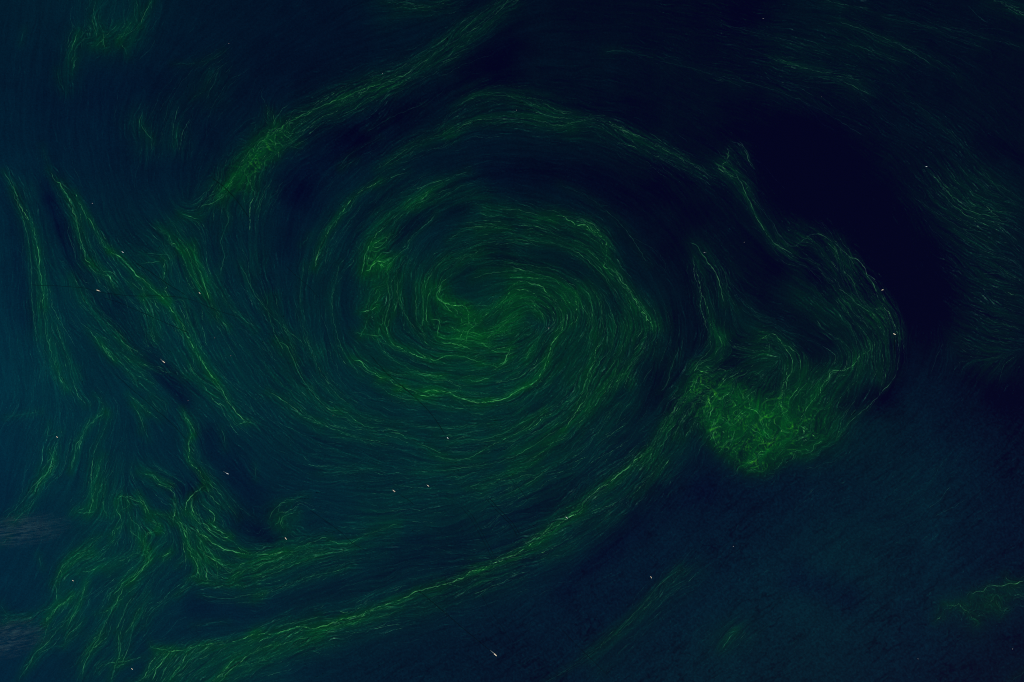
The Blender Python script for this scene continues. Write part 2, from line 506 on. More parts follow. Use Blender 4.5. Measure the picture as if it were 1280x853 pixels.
_|.45|.4|16|12|340,695 320,703 300,718 285,725
_|.5|.8|6|5|197,643 205,644 212,645
_|.5|1|8|6|188,651 196,655 200,660
_|.55|.8|4|4|217,625 219,640 215,655
_|.4|.6|8|8|225,738 235,725 246,720
_|.6|1|3|3|200,695 209,693 214,689
_|.45|1|6|5|222,708 230,700 232,697
_|.45|1.4|10|9|175,590 185,593 195,600 205,605 213,608
_|.45|1.2|4|4|145,626 152,622 158,626 162,632 150,640
_|.4|1.2|4|4|172,618 180,628 186,640
_|.5|1.2|8|8|160,630 162,645 170,655 176,665
twisted|.5|.9|3|3|195,664 186,667 180,675 181,684 184,690 187,700
twisted|.6|.8|8|5|187,690 186,700 181,708 175,715 168,723 160,730
twisted|.5|.5|6|6|168,723 155,735 148,748 140,762 132,778 125,794 113,815 106,830 103,845
_|.55|.5|3|3|98,716 107,714 115,713 122,709 126,708
_|.4|.5|10|7|82,715 88,706 95,702 110,698 122,695
_|.4|.4|12|12|70,728 76,712 86,700 100,692 115,688
_|.4|.4|10|10|190,685 170,692 150,702 135,712
_|.4|.3|6|8|145,660 142,672 138,680
_|.35|.3|8|7|120,670 105,680 92,692
_|.45|.5|6|5|108,728 103,745 97,760 90,772 82,790
sw_knot|.5|.9|6|5|67,730 70,740 72,752
sw_knot|.6|.9|4|4|90,743 86,750 78,755 68,762 62,770 56,778
sw_knot|.4|.5|8|8|62,770 58,790 50,808 40,825 30,840 22,853
_|.35|.5|12|10|100,790 80,805 60,812 42,830
_|.45|.4|8|9|185,745 170,770 165,790 160,812 150,832
_|.4|.5|8|8|132,790 120,800 110,812
_|.35|.8|8|8|0,755 10,768 25,772 35,775
_|.4|.3|8|12|215,745 190,765 180,785
_|.35|.4|2|2|186,800 189,808 196,812
_|.35|.5|4|5|148,790 150,812 145,830 138,850
_|.45|1.2|8|6|337,650 342,640 350,630 360,628
_|.5|1|5|5|343,658 348,652 350,643
_|.5|1.2|8|6|355,663 352,652 358,645 372,640
_|.4|.8|4|4|362,628 370,624 378,620 385,620
mid_thread|.45|.4|10|8|318,707 340,702 358,697 370,686 385,680 400,674 412,673
mid_thread|.5|.6|6|4|410,676 425,679 440,678 452,672 462,667 475,663 490,657 498,657
mid_thread|.4|.4|20|16|320,722 345,716 375,703 410,692 440,687
mid_thread|.45|.4|10|7|320,745 345,736 365,729 385,722 400,718 420,714 440,708
_|.4|.5|5|5|345,690 365,690 390,688 410,687
_|.35|.5|8|10|318,735 330,740 318,750
_|.35|.3|3|5|320,786 340,778 360,770
_|.25|.3|6|10|400,590 430,590 470,585
_|.35|.4|2|3|277,535 280,548 281,563
_|.35|.3|2|3|318,582 320,600
_|.4|.4|6|5|320,530 308,528 295,531
_|.45|.7|6|5|163,449 172,453 180,456
_|.45|.9|8|5|176,455 190,459 203,463 216,466
_|.5|.9|2|3|228,471 235,473
_|.5|.5|8|6|125,426 130,435 138,445 146,453
_|.35|.4|10|9|125,426 150,452 170,475 190,492 205,505
_|.5|.6|4|4|160,493 168,500 176,507 185,517
_|.35|.4|3|3|167,505 175,520 185,550
_|.45|.9|6|4|237,452 240,462 246,472
_|.4|.4|5|5|252,478 260,490 269,495
_|.45|1|5|4|72,460 73,470 78,478 83,487
_|.4|.3|6|7|335,370 334,385 338,400 345,420 355,440
_|.4|.3|6|7|345,370 347,385 352,400 360,420 370,450
core_inner|.6|.8|8|4|643,377 650,373 660,375 668,381 675,389 680,398
core_inner|.55|.8|8|4|633,387 638,379 646,372 656,368
core_arc|.6|.8|10|4|640,362 655,363 668,368 680,378 690,388 697,398
core_arc|.5|.8|8|5|713,362 722,372 730,385 738,400 740,415
core_arc|.45|.7|6|5|735,355 745,368 752,385 752,402 746,420
core_inner|.5|.9|10|6|600,398 610,390 622,383 632,373 640,364
core_inner|.55|.9|10|5|607,425 618,417 630,407 640,398 650,391
inner_loop|.45|.8|8|5|560,409 575,414 590,416 605,420
inner_loop|.45|.7|8|5|545,420 560,424 580,424 600,428 620,440 640,442
_|.4|.5|8|6|500,360 502,380 508,395 518,410 532,422
_|.4|.5|8|6|470,420 480,440 500,455 525,466 550,470
_|.4|.5|8|6|560,320 545,335 535,350 530,365
_|.35|.5|8|8|610,262 640,262 670,268 690,275
_|.35|.5|8|8|640,300 680,302 715,312 745,335 765,360
_|.35|.5|8|8|780,360 790,390 785,420 770,450 750,475
_|.45|.5|5|4|110,412 120,425 128,435 135,443 143,452
_|.4|.4|4|4|148,420 155,430 168,438 180,446
_|.45|.4|4|4|152,441 165,455 178,468 190,480
_|.35|.4|3|4|160,465 168,475 172,485
_|.35|.4|3|4|188,498 195,508 203,515
_|.5|.3|2|2|228,513 233,525 238,532
_|.4|.4|4|4|165,505 172,515 178,530 175,540
_|.35|.5|5|6|180,505 185,515 200,525
_|.45|.7|4|4|118,495 125,500 131,512
_|.4|.5|3|3|97,460 98,468 100,472
_|.35|.5|4|6|62,530 60,545 75,540
_|.4|.6|5|4|60,563 66,572 68,582 60,590 50,602 43,613
_|.45|.4|5|5|130,570 124,580 122,590 121,605 118,618 116,632
_|.45|.6|5|4|130,610 129,625 130,638 134,645 138,647
_|.4|.6|6|5|108,635 98,638 90,643
_|.35|.3|5|5|0,682 5,678 12,671
_|.35|.4|10|8|15,655 25,645 40,632
_|.5|.9|5|3|184,593 192,594 198,600 205,605 212,607
_|.55|.7|6|4|145,627 150,622 158,621 166,625 175,628 180,635 183,645
_|.55|.7|5|4|146,632 147,640 151,650 150,657 142,665 140,672
_|.5|.7|4|4|173,618 180,632 185,640 190,643
_|.6|1|4|3|190,642 200,643 208,645
_|.55|1.1|5|4|185,650 192,653 200,655 198,665
_|.5|1|8|6|162,655 165,665 172,672 178,680
_|.45|.5|3|3|200,665 185,667 180,675 182,688 188,695
_|.55|.6|3|2|218,625 219,638 216,653
_|.6|1.2|8|4|221,650 228,660 233,668 235,680 240,692
_|.5|.9|5|3|208,693 213,690 205,700
_|.42|.3|5|5|76,715 80,703 90,695 105,688 120,675 130,668
_|.45|.4|6|4|80,718 90,703 100,697 115,692
_|.4|.9|3|3|48,693 50,703 53,710
_|.5|.6|3|3|74,725 78,712 86,702 94,693
_|.5|.6|3|2|90,742 86,750 75,757 68,765 60,775 55,782
_|.4|.6|5|4|40,770 50,765 60,760 68,757
_|.5|.4|4|4|107,730 103,743 98,757 90,770 80,780 70,790 60,803 45,815 38,828 30,840
_|.45|.5|3|3|105,775 95,785 85,795 80,808
_|.5|.5|6|4|185,700 178,710 168,720 155,727 148,738 140,745
_|.42|.5|5|5|165,745 155,765 145,790
_|.45|.5|4|4|175,765 168,775 162,785 150,800 148,810 150,822
_|.42|.5|5|4|150,752 140,760 130,765 120,768
_|.42|.5|5|4|130,800 120,808 110,815 100,830
_|.45|.7|4|4|160,830 145,835 140,845 138,853
_|.45|.8|4|3|180,822 165,825 150,828 125,832 122,840
_|.4|.6|8|6|5,780 20,775 35,770
_|.4|.7|8|6|0,768 10,772 0,778
hanging|.7|.5|6|4|203,812 195,820 188,830 183,842 178,853
hanging|.7|.5|6|4|215,812 205,825 195,838 190,852
hanging|.6|.5|6|4|222,815 213,828 205,840 200,853
hanging|.55|.5|6|4|235,815 228,828 218,840 212,853
hanging|.65|.8|8|4|345,805 325,812 310,820 295,832 283,840 280,848 270,853
_|.4|.4|3|3|250,743 265,747 290,748 310,744 330,742
_|.35|.3|2|3|325,753 300,753
_|.5|.6|2|2|235,724 243,720 250,724
_|.4|.5|4|4|222,745 230,738 240,732
fan|.65|.8|4|3|248,695 247,710 246,722
fan|.6|.8|4|3|258,700 258,715 260,727
fan|.6|.8|4|3|270,700 272,715 270,730
fan|.55|.6|4|3|295,718 303,705 312,703
_|.45|.5|5|4|305,715 320,710 330,700 345,697
_|.5|.5|6|4|318,720 340,712 360,705 380,700 400,695
_|.3|.3|2|3|240,782 262,779 285,778
_|.4|.3|3|3|345,785 360,780 385,775 400,770
tuft_line|.4|1|8|5|316,200 325,190 335,183 343,182
tuft_line|.4|1|8|5|334,172 345,178 355,184 368,182 378,178
tuft_line|.4|.6|5|5|352,163 360,172 370,180
_|.4|.3|3|3|333,135 335,148
_|.4|.3|3|3|340,140 343,152
_|.3|.3|2|3|425,208 435,195 450,185 475,172
_|.5|.7|4|3|803,440 796,448 790,458 787,465
_|.45|.7|3|3|768,483 775,472 785,468 790,478
_|.4|.2|1|2|848,440 842,452 838,465 834,480 825,490
_|.55|.9|10|7|866,455 880,458 892,463 905,462
_|.55|.9|10|7|868,462 882,466 895,475
_|.55|.9|12|8|858,478 875,480 890,488
_|.5|.9|12|9|850,495 865,490 880,496
_|.6|.7|5|3|865,498 864,508 855,522 848,533 843,545
_|.6|.8|5|3|848,505 838,520 832,528 830,535
_|.55|.6|6|4|893,505 888,518 885,530
_|.55|.5|5|4|985,455 983,470 978,482 977,510 983,525 988,530
_|.5|.5|3|3|990,503 1000,487 1010,478
bright_mesh|0.50|1.1|8|4|886,552 892,545 893,530 900,522 907,528 915,533 922,520 930,512
bright_mesh|0.50|1.1|8|4|900,560 908,553 915,548 920,535
bright_mesh|0.50|1.1|8|4|933,512 945,515 950,525 955,540 962,550 975,545
bright_mesh|0.53|1.1|8|4|930,580 940,575 950,567 960,563
_|.45|.5|8|6|830,578 815,595 800,610 790,620
_|.4|.4|6|6|600,612 615,605 635,595 655,588 675,572
_|.35|.4|6|6|620,625 645,612 670,598 690,582
_|.4|.3|4|4|420,540 450,548 480,552
_|.35|.3|6|9|300,330 320,370 345,400 380,430
_|.35|.3|6|9|380,330 375,380 385,430 410,480 440,510
_|.35|.3|6|9|425,330 415,380 425,430 450,470
_|.35|.3|6|9|700,230 740,250 780,285 810,330
_|.35|.3|8|9|450,520 500,530 560,535 620,528
_|.35|.3|8|9|520,590 580,585 640,572 700,535
_|.28|.3|8|10|900,95 960,110 1020,135 1080,170
_|.28|.3|8|10|820,75 880,90 930,110
_|.28|.3|8|10|1120,110 1170,150 1210,190 1240,225
_|.28|.3|8|10|900,30 960,45 1020,60
_|.28|.3|8|10|1100,20 1160,35 1230,60
'''
# ambient currents that only steer the fine strands
GUIDES = '''
1170,320 1225,355 1285,385
1180,400 1230,420 1285,430
500,300 540,275 600,262 660,265 720,290
520,330 560,300 620,290 690,305 740,340 770,390 765,440 730,500 670,545
460,420 490,460 550,490 620,500
600,440 560,440 520,430
650,388 620,402 590,415 570,425
960,460 930,480 900,515 890,560
1010,470 980,500 960,540 930,570
1040,480 1010,520 990,550
10,0 8,100 12,200
60,20 40,80 20,150
200,0 185,60 150,120 140,170
330,20 270,70 215,130 190,170
120,130 110,190 120,230
640,60 560,100 480,150 400,200 340,250
640,190 560,192 500,225 440,270 405,320 390,380 395,440 420,490 480,540 560,560 640,545
560,20 500,40 430,60 360,90
400,20 340,60
620,220 700,225 780,250 830,300 855,370 850,440 820,510 760,570 680,610 560,640 440,640 340,610
700,190 800,230 860,290 890,360
660,100 760,115 860,150 940,210
700,20 800,30 900,50
860,60 960,85 1060,120 1140,180 1210,240 1280,290
880,110 980,130 1060,180 1130,240
1100,0 1200,30 1280,60
1180,60 1240,100 1280,140
960,10 1060,20 1160,55
1165,400 1155,440 1125,505 1060,570 960,640 860,710 760,790 700,853
1250,470 1220,510 1150,570 1040,640 920,730 800,830
1280,520 1180,620 1060,700 940,780 860,853
1280,600 1160,720 1040,800 980,853
1280,450 1240,560
640,740 520,790 400,830 330,853
860,600 760,680 640,750 500,800 380,840
840,480 780,560 700,620 600,665 480,690 360,720
780,350 820,400 830,450 800,510
810,300 850,350 870,420 850,490
740,430 715,490 670,545
60,480 50,560 20,640
100,560 60,640 20,720
150,560 130,640 90,700
40,690 20,740
320,770 260,775 220,790
400,610 480,615 560,600
420,560 500,575 560,585
300,440 360,520 430,570
320,300 322,360 335,420
355,260 350,330 360,400
380,230 365,280
420,300 400,380 410,450
520,300 510,360 515,420 560,440
580,270 540,300 515,340
640,300 700,310 740,340 755,400 735,470
600,360 580,370
650,330 720,350 745,400 725,450 680,500 600,520 520,510
500,520 600,535 680,515
600,400 640,400 660,430
480,450 540,465 620,470 670,450 700,400
940,370 980,385 1030,420
930,330 990,360 1040,390
950,400 1010,430
1080,420 1100,450
1060,470 1040,530
880,560 860,600
900,380 870,430 840,470
1140,250 1130,330
0,300 20,400 30,500
30,60 20,120
0,560 0,640
'''
# dark ship tracks cut through the bloom (kept as things): label|half-width px|darkness|polyline
TRACKS = '''
long dark ship track running east from the brightest western ship|0.8|0.32|36,356 75,358 105,360 118,364 135,367 165,370 200,370 225,372 245,377 268,387 300,397
dark ship track slanting across the zigzag green thread|0.80|0.50|168,328 185,338 202,350 222,363 235,371
dark ship track slanting down-right below the long green strand|0.72|0.40|128,372 150,379 176,390 205,403 240,418
dark ship track cutting the tufted green line at upper left|0.96|0.50|262,220 275,230 287,241 297,252 306,265 313,275
dark ship track through the blue-green water right of the western strands|0.72|0.35|355,330 370,345 385,358 400,375
dark ship track crossing the bright lower arc of the spiral|0.88|0.50|462,443 475,458 487,470 500,481 514,493 528,506 543,523 557,545
dark ship track crossing the diagonal streaks towards the front line|0.80|0.40|142,466 165,487 190,508 215,530 236,552
dark ship track falling from the fan to the mid-left green thread|0.80|0.40|385,636 405,650 425,665 442,680 460,690
dark ship track trailing the southernmost white ship|0.88|0.50|520,737 535,748 552,763 570,778 590,795 606,808 615,815
faint double ship track north of the lower sweep|0.80|0.30|575,630 588,645 598,662 608,680 618,700
faint dark ship track below the lower sweep right of centre|0.72|0.30|600,740 612,762 628,785 640,805
dark ship track meeting the southern green spur|0.80|0.35|700,785 718,804 735,820 760,845
short dark ship track left of the lone southern ship|0.72|0.30|805,685 815,695 830,705
dark ship track crossing the water below the gyre|0.72|0.30|630,590 650,612 662,628
short faint dark track running south-east from the left one of the two close ships|.8|.4|497,617 510,625 520,634
faint double ship track east of the double track under the gyre|1|.45|608,622 625,640 640,656 650,672
dark ship track south of the eastern ship along the rim|1.12|0.50|1118,420 1118,430 1118,443
'''
# ships: x, y, heading deg (0 = right, 90 = up in the photograph), length m, brightness, foam m, label
SHIPS = [
 (122.4,363.2,160,170,'w',90,'bright white cargo ship just below the kinked end of the spotted green strand'),
 (204.8,452.6,-40,170,'w',190,'white cargo ship with short foam tail above a curved green wisp'),
 (284.5,592.2,-28,150,'g',190,'white cargo ship with foam tail right of the bright green front line'),
 (619.2,818.6,-42,220,'w',260,'long white ship with foam tail alone in dark water at bottom centre'),
 (492.4,613.8,140,170,'w',0,'bright white ship without foam tail, left of the two close together below the spiral'),
 (535.2,607.4,-42,130,'w',60,'smaller white ship, right of the two close together below the spiral'),
 (559.7,547.8,-52,120,'g',0,'small white ship at the lower end of the dark track below the spiral'),
 (813.9,721.8,125,130,'w',0,'lone white ship beside the dark edge of the southern green spur'),
 (1118.0,417.8,155,150,'c',0,'cream white ship on the right green rim above a short dark track'),
 (1103.0,362.6,20,110,'c',0,'small cream ship in black water just off the right green rim'),
 (1158.0,208.5,0,100,'g',0,'lone small white ship in the dark upper right water'),
 (153.4,315.4,145,130,'g',0,'pale ship just right of the long green strand'),
 (249.6,366.6,130,110,'w',0,'small white ship between two long green strands left of the gyre'),
 (357.3,673.4,-52,150,'w',0,'white ship at the tip of a thin thread right of the green fan'),
 (708.4,647.2,145,150,'g',0,'pale ship on top of the bright lower green sweep'),
 (71.5,546.6,-45,110,'w',0,'small white ship near the left edge among faint strands'),
 (91.3,726.0,-35,100,'w',0,'small white ship among curling strands at lower left'),
 (165.2,836.4,-45,110,'w',0,'small white ship at the tip of the hanging strands at bottom left'),
 (115.6,254.5,40,70,'d',0,'dim tiny vessel in plain blue water right of the spotted green strand'),
 (286.0,54.6,0,75,'e',0,'very dim tiny vessel in dark water at upper left'),
 (478.2,92.2,-70,60,'d',0,'dim tiny vessel on the upper edge of the diagonal band'),
 (645.7,137.9,0,55,'d',0,'dim tiny vessel above the second green arch at top centre'),
 (954.0,23.4,20,60,'d',0,'dim tiny vessel near the top edge in the right half'),
 (1027.0,121.3,0,50,'e',0,'very dim tiny vessel among the blue streaks at upper right'),
 (880.3,315.9,190,70,'d',110,'dim tiny vessel with pale tail beside the thin upper fork arm'),
 (930.2,303.1,80,50,'d',0,'dim tiny vessel in dark water left of the hook shaped strand'),
 (685.9,410.2,60,75,'d',0,'dim tiny vessel inside the spiral centre'),
 (268.4,422.4,70,65,'e',0,'very dim tiny vessel right of the long green strand'),
 (288.4,444.8,60,70,'e',0,'very dim tiny vessel in the blue-green water left of the gyre'),
 (235.2,501.0,30,60,'e',0,'very dim tiny vessel above the green front line'),
 (916.8,683.2,0,65,'d',0,'dim tiny vessel in the dark south-eastern water'),
 (1265.6,811.4,-50,60,'d',0,'dim tiny vessel in the lower right corner'),
 (1147.5,823.8,-20,60,'d',0,'dim tiny vessel near the bottom edge at lower right'),
 (416.3,520.0,45,50,'e',0,'very dim tiny vessel on the outer left arc of the gyre'),
]
# what each named streak looks like and where it lies
LABELS = {
 'nw_tuft': ('faint green tuft trailing down from the speckled patch at top left', 'algae streak'),
 'nw_tuft2': ('short pale green thread touching the top edge right of the speckled patch', 'algae streak'),
 'arc_thread': ('thin bluish arc below a very dim vessel at upper left', 'algae streak'),
 'diag_band': ('broad soft green band running from the top edge down to the left', 'algae band'),
 'tuft_line': ('frayed bright green lower end of the diagonal band', 'algae streak'),
 'tuft_line2': ('small pale hook left of the frayed lower end of the diagonal band', 'algae streak'),
 'upper_arch': ('uppermost thin green arch above the gyre', 'algae streak'),
 'second_arch': ('long green arch sweeping over the gyre and down to the right', 'algae band'),
 'ne_corner': ('short green streak in the top right corner', 'algae streak'),
 'hook_thread': ('bright green hooked thread bordering the black water at upper right', 'algae streak'),
 'east_rim': ('green rim curving down along the black water to two cream ships', 'algae band'),
 'inner_east': ('dim green fleck inside the right green rim', 'algae streak'),
 'inner_fork': ('bright forked green ridge between the green patch and the right rim', 'algae streak'),
 'left_strand': ('leftmost long vertical strand of green threads', 'algae streak'),
 'left_strand2': ('green thread pair continuing below the leftmost long strand', 'algae streak'),
 'twin_strand': ('spotted green strand ending in a kinked bright tip above a white ship', 'algae streak'),
 'long_strand': ('very long thin bright green strand slanting through the left half', 'algae streak'),
 'inner_strand': ('sheaf of bright strands between the long slanting strand and the gyre', 'algae streak'),
 'zig_thread': ('short zigzag green thread just right of the long slanting strand', 'algae streak'),
 'gyre_arc': ('smooth thin outermost arc at the upper left of the gyre', 'algae streak'),
 'rim_green': ('wide soft green upper left shoulder of the gyre', 'algae band'),
 'star_knot': ('bright star shaped green knot on the left of the gyre', 'algae knot'),
 'column_strand': ('wavy vertical thread on the left inside the gyre', 'algae streak'),
 'column_strand2': ('straighter vertical thread beside the bright cusp of the gyre', 'algae streak'),
 'inner_loop': ('green thread curling under the left of the gyre core', 'algae streak'),
 'eye_cusp': ('bright cusp shaped thread at the eye of the gyre', 'algae streak'),
 'right_crown': ('jagged bright yellow-green thread crowning the gyre at the upper right', 'algae streak'),
 'right_rope': ('rope of bright threads down the right flank to a pointed tip', 'algae streak'),
 'core_arc': ('speckled green arc wrapping the right side of the gyre core', 'algae streak'),
 'core_inner': ('fine combed green threads spiralling inside the gyre core', 'algae streak'),
 'bright_arc': ('brightest lower arc of the gyre, cut by a dark ship track', 'algae streak'),
 'outer_arc': ('outer left arc of green threads around the gyre', 'algae streak'),
 'lower_arc': ('faint green arc well below the brightest arc of the gyre', 'algae streak'),
 'gyre_tail': ('wavy thin thread curving down the lower right of the gyre', 'algae streak'),
 'fork_arm': ('thin green arm hanging above the knot left of the green patch', 'algae streak'),
 'neck_knot': ('narrow bright green neck above the blade shaped band', 'algae knot'),
 'blade_band': ('frayed green band leading down left from the green patch', 'algae band'),
 'lower_sweep': ('long bright green sweep across the bottom half under a pale ship', 'algae band'),
 'lower_sweep2': ('left end of the long bottom sweep, fringed by hanging strands', 'algae streak'),
 'hanging': ('comb of hanging green strands at the bottom left edge', 'algae streak'),
 'patch_edge': ('pale bright thread edging the upper left of the green patch', 'algae streak'),
 'patch_top': ('small hooked green crest above the green patch', 'algae streak'),
 'bright_mesh': ('brightest tangled green patch at the right of the sea', 'algae patch'),
 'south_spur': ('soft green spur rising from the bottom edge right of centre', 'algae streak'),
 'se_sprig': ('sprig of tiny green twigs near the lower right edge', 'algae streak'),
 'west_fork': ('forked thin threads dropping from below the leftmost strands', 'algae streak'),
 'front_line': ('sharp wavy green front line above the fan', 'algae streak'),
 'fan': ('fan of bright green strands spreading below the wavy front line', 'algae fan'),
 'twisted': ('twisted green strand left of the fan running to the bottom edge', 'algae streak'),
 'sw_knot': ('small curled green knot beside a small ship at lower left', 'algae knot'),
 'mid_thread': ('combed green threads flowing right from the bottom of the fan', 'algae streak'),
}

# ---- fields: pigment colour of the sea and the currents ------------------------------------------
PW, PH, MG = 1280, 853, 48           # photo size and margin, in photo pixels
GW, GH = PW + 2*MG, PH + 2*MG
rng = np.random.default_rng(7)

def parse(line): return np.array([[float(v) for v in p.split(',')] for p in line.split()])
def rows(txt): return [l.split('|') for l in txt.strip().splitlines()]

def smooth(pts, step=4.0):
    """Catmull-Rom through the points, resampled to equal steps."""
    p = np.vstack([2*pts[0]-pts[1], pts, 2*pts[-1]-pts[-2]])
    out = []
    for i in range(1, len(p)-2):
        n = max(2, int(np.hypot(*(p[i+1]-p[i]))/2)+1)
        t = np.linspace(0, 1, n, endpoint=False)[:, None]
        a, b, c, d = p[i-1], p[i], p[i+1], p[i+2]
        out.append(.5*((2*b)+(-a+c)*t+(2*a-5*b+4*c-d)*t*t+(-a+3*b-3*c+d)*t**3))
    q = np.vstack(out+[p[-2:-1]])
    s = np.r_[0, np.cumsum(np.hypot(*np.diff(q, axis=0).T))]
    m = max(3, int(s[-1]/step)+1)
    u = np.linspace(0, s[-1], m)
    return np.c_[np.interp(u, s, q[:, 0]), np.interp(u, s, q[:, 1])]

def normals(q):
    t = np.gradient(q, axis=0); t /= np.maximum(np.hypot(t[:, 0], t[:, 1]), 1e-6)[:, None]
    return np.c_[-t[:, 1], t[:, 0]]

def bil(a, x, y):
    """bilinear lookup in array a at float index x, y (clamped)"""
    h, w = a.shape[:2]
    x = np.clip(x, 0, w-1.001); y = np.clip(y, 0, h-1.001)
    i = x.astype(np.int32); j = y.astype(np.int32); fx = x-i; fy = y-j
    if a.ndim == 3: fx = fx[..., None]; fy = fy[..., None]
    return (a[j, i]*(1-fx)+a[j, i+1]*fx)*(1-fy)+(a[j+1, i]*(1-fx)+a[j+1, i+1]*fx)*fy

def vnoise(w, h, cell, seed, octaves=1):
    """smooth value noise in about [-1, 1] with features of `cell` pixels"""
    r = np.random.default_rng(seed); out = np.zeros((h, w), np.float32); amp = 1.; tot = 0.
    for o in range(octaves):
        g = r.uniform(-1, 1, (int(h/cell)+4, int(w/cell)+4)).astype(np.float32)
        y = np.arange(h)/cell+.5; x = np.arange(w)/cell+.5
        yi = y.astype(int); xi = x.astype(int); fy = (y-yi); fx = (x-xi)
        fy = (fy*fy*(3-2*fy))[:, None].astype(np.float32); fx = (fx*fx*(3-2*fx))[None].astype(np.float32)
        A = g[np.ix_(yi, xi)]*(1-fx)+g[np.ix_(yi, xi+1)]*fx
        B = g[np.ix_(yi+1, xi)]*(1-fx)+g[np.ix_(yi+1, xi+1)]*fx
        out += amp*(A*(1-fy)+B*fy); tot += amp; amp *= .55; cell = max(cell/2, 1.)
    return out/tot*1.4

def blur(a, n):
    for _ in range(2):
        for ax in (0, 1):
            c = np.cumsum(np.concatenate([np.repeat(np.take(a, [0], ax), n+1, ax), a, np.repeat(np.take(a, [-1], ax), n, ax)], ax), ax, dtype=np.float64)
            m = a.shape[ax]; k = 2*n+1
            a = ((np.take(c, range(k, k+m), ax)-np.take(c, range(0, m), ax))/k).astype(np.float32)
    return a

threads = [(g, float(b), float(w), int(n), float(s), parse(p)) for g, b, w, n, s, p in rows(THREADS)]
softs = [(float(a), float(s), parse(p)) for a, s, p in rows(SOFT)]
guides = [parse(l) for l in GUIDES.strip().splitlines()]

# current direction: doubled-angle average of the tangents of all threads and guides, on an 8 px grid
FS = 8
fw, fh = GW//FS+2, GH//FS+2
gx, gy = np.meshgrid(np.arange(fw)*FS-MG, np.arange(fh)*FS-MG)
num = np.zeros((fh, fw, 2)); den = np.zeros((fh, fw))
def steer(q, r0, wt):
    t = np.gradient(q, axis=0); a = 2*np.arctan2(t[:, 1], t[:, 0])
    for (x, y), c, s in zip(q, np.cos(a), np.sin(a)):
        d2 = (gx-x)**2+(gy-y)**2
        k = wt*(np.exp(-d2/(2*r0*r0))+.02*np.exp(-d2/(2*90.**2))+1e-5)
        num[..., 0] += k*c; num[..., 1] += k*s
for g_, b_, w_, n_, s_, p_ in threads: steer(smooth(p_, 10), 14, 1.)
for p_ in guides: steer(smooth(p_, 12), 22, 1.)
mag = np.hypot(num[..., 0], num[..., 1])
flow8 = (num/np.maximum(mag, 1e-9)[..., None])
X, Y = np.meshgrid(np.arange(GW, dtype=np.float32), np.arange(GH, dtype=np.float32))
f2 = bil(flow8, X/FS, Y/FS)
angle = .5*np.arctan2(f2[..., 1], f2[..., 0]).astype(np.float32)

def stroke(acc, q, sig, amt):
    """add a soft gaussian stroke along polyline q (photo px) to an accumulation grid of 4 px"""
    r = sig*2.6; x0 = int((q[:, 0].min()-r+MG)//4); x1 = int((q[:, 0].max()+r+MG)//4)+2
    y0 = int((q[:, 1].min()-r+MG)//4); y1 = int((q[:, 1].max()+r+MG)//4)+2
    x0, y0 = max(x0, 0), max(y0, 0); x1, y1 = min(x1, acc.shape[1]), min(y1, acc.shape[0])
    if x1 <= x0 or y1 <= y0: return
    xx, yy = np.meshgrid(np.arange(x0, x1)*4.-MG, np.arange(y0, y1)*4.-MG)
    d = np.full(xx.shape, 1e9)
    for x, y in q: d = np.minimum(d, (xx-x)**2+(yy-y)**2)
    acc[y0:y1, x0:x1] += amt*np.exp(-d/(2*sig*sig))
green4 = np.zeros((GH//4+2, GW//4+2)); dark4 = np.zeros_like(green4)
for a_, s_, p_ in softs:
    stroke(green4 if a_ > 0 else dark4, smooth(p_, 4 if s_ < 10 else 7), s_, abs(a_))
thr4 = np.zeros_like(green4)
for g_, b_, w_, n_, s_, p_ in threads: stroke(thr4, smooth(p_, 4), 3.5+s_*.35, b_)
up = lambda a: bil(a, X/4, Y/4).astype(np.float32)
halo4 = np.zeros_like(green4)
for g_, b_, w_, n_, s_, p_ in threads: stroke(halo4, smooth(p_, 3), 3.4+s_*.16, b_)
green, dark, thr, halo = up(green4), up(dark4), up(thr4), up(halo4)
dark = dark*np.clip(1+.55*vnoise(GW, GH, 44, 91, 3), .3, 1.6)

# line integral convolution of white noise along the current
def lic(src, ang, L):
    c, s = np.cos(ang), np.sin(ang); h, w = src.shape
    acc = src.copy(); tot = 1.
    for sign in (1, -1):
        x, y = X.copy(), Y.copy(); dx, dy = sign*c, sign*s
        for k in range(1, L):
            x += dx; y += dy
            i = np.clip((x+.5).astype(np.int32), 0, w-1); j = np.clip((y+.5).astype(np.int32), 0, h-1)
            nc, ns = c[j, i], s[j, i]; flip = np.where(nc*dx+ns*dy < 0, -1, 1).astype(np.float32)
            dx, dy = nc*flip, ns*flip
            wgt = .5+.5*math.cos(math.pi*k/L); acc += wgt*src[j, i]; tot += wgt
    return acc/math.sqrt(tot)
turb = np.zeros_like(green4)
for pts_, s_, a_ in (('905,510 930,540 960,560 980,530', 34, 1.), ('350,158 300,210', 14, .5), ('160,650 220,650 260,700', 26, .15), ('1240,755 1200,765', 30, .9), ('335,640 360,655', 20, .8), ('320,190 280,240', 22, .4), ('120,40 130,60', 22, .7), ('1060,690 1100,740 1200,800', 60, .3), ('470,330 460,400', 20, .5), ('560,380 590,400', 18, .5)):
    stroke(turb, smooth(parse(pts_), 8), s_, a_)
turb = np.clip(up(turb), 0, 1)
wig = vnoise(GW, GH, 12, 3)*(.12+.8*turb)+vnoise(GW, GH, 5, 4)*(.26+1.0*turb)+vnoise(GW, GH, 40, 5)*.16
noise1 = rng.standard_normal((GH, GW)).astype(np.float32)
fine = lic(noise1, angle+wig, 15); fine -= blur(fine, 2)
fine /= fine.std()
noise2 = blur(rng.standard_normal((GH, GW)).astype(np.float32), 1)
broad = lic(noise2/noise2.std(), angle+wig*.5, 46); broad -= blur(broad, 14); broad /= broad.std()
patches = vnoise(GW, GH, 46, 9, 3)

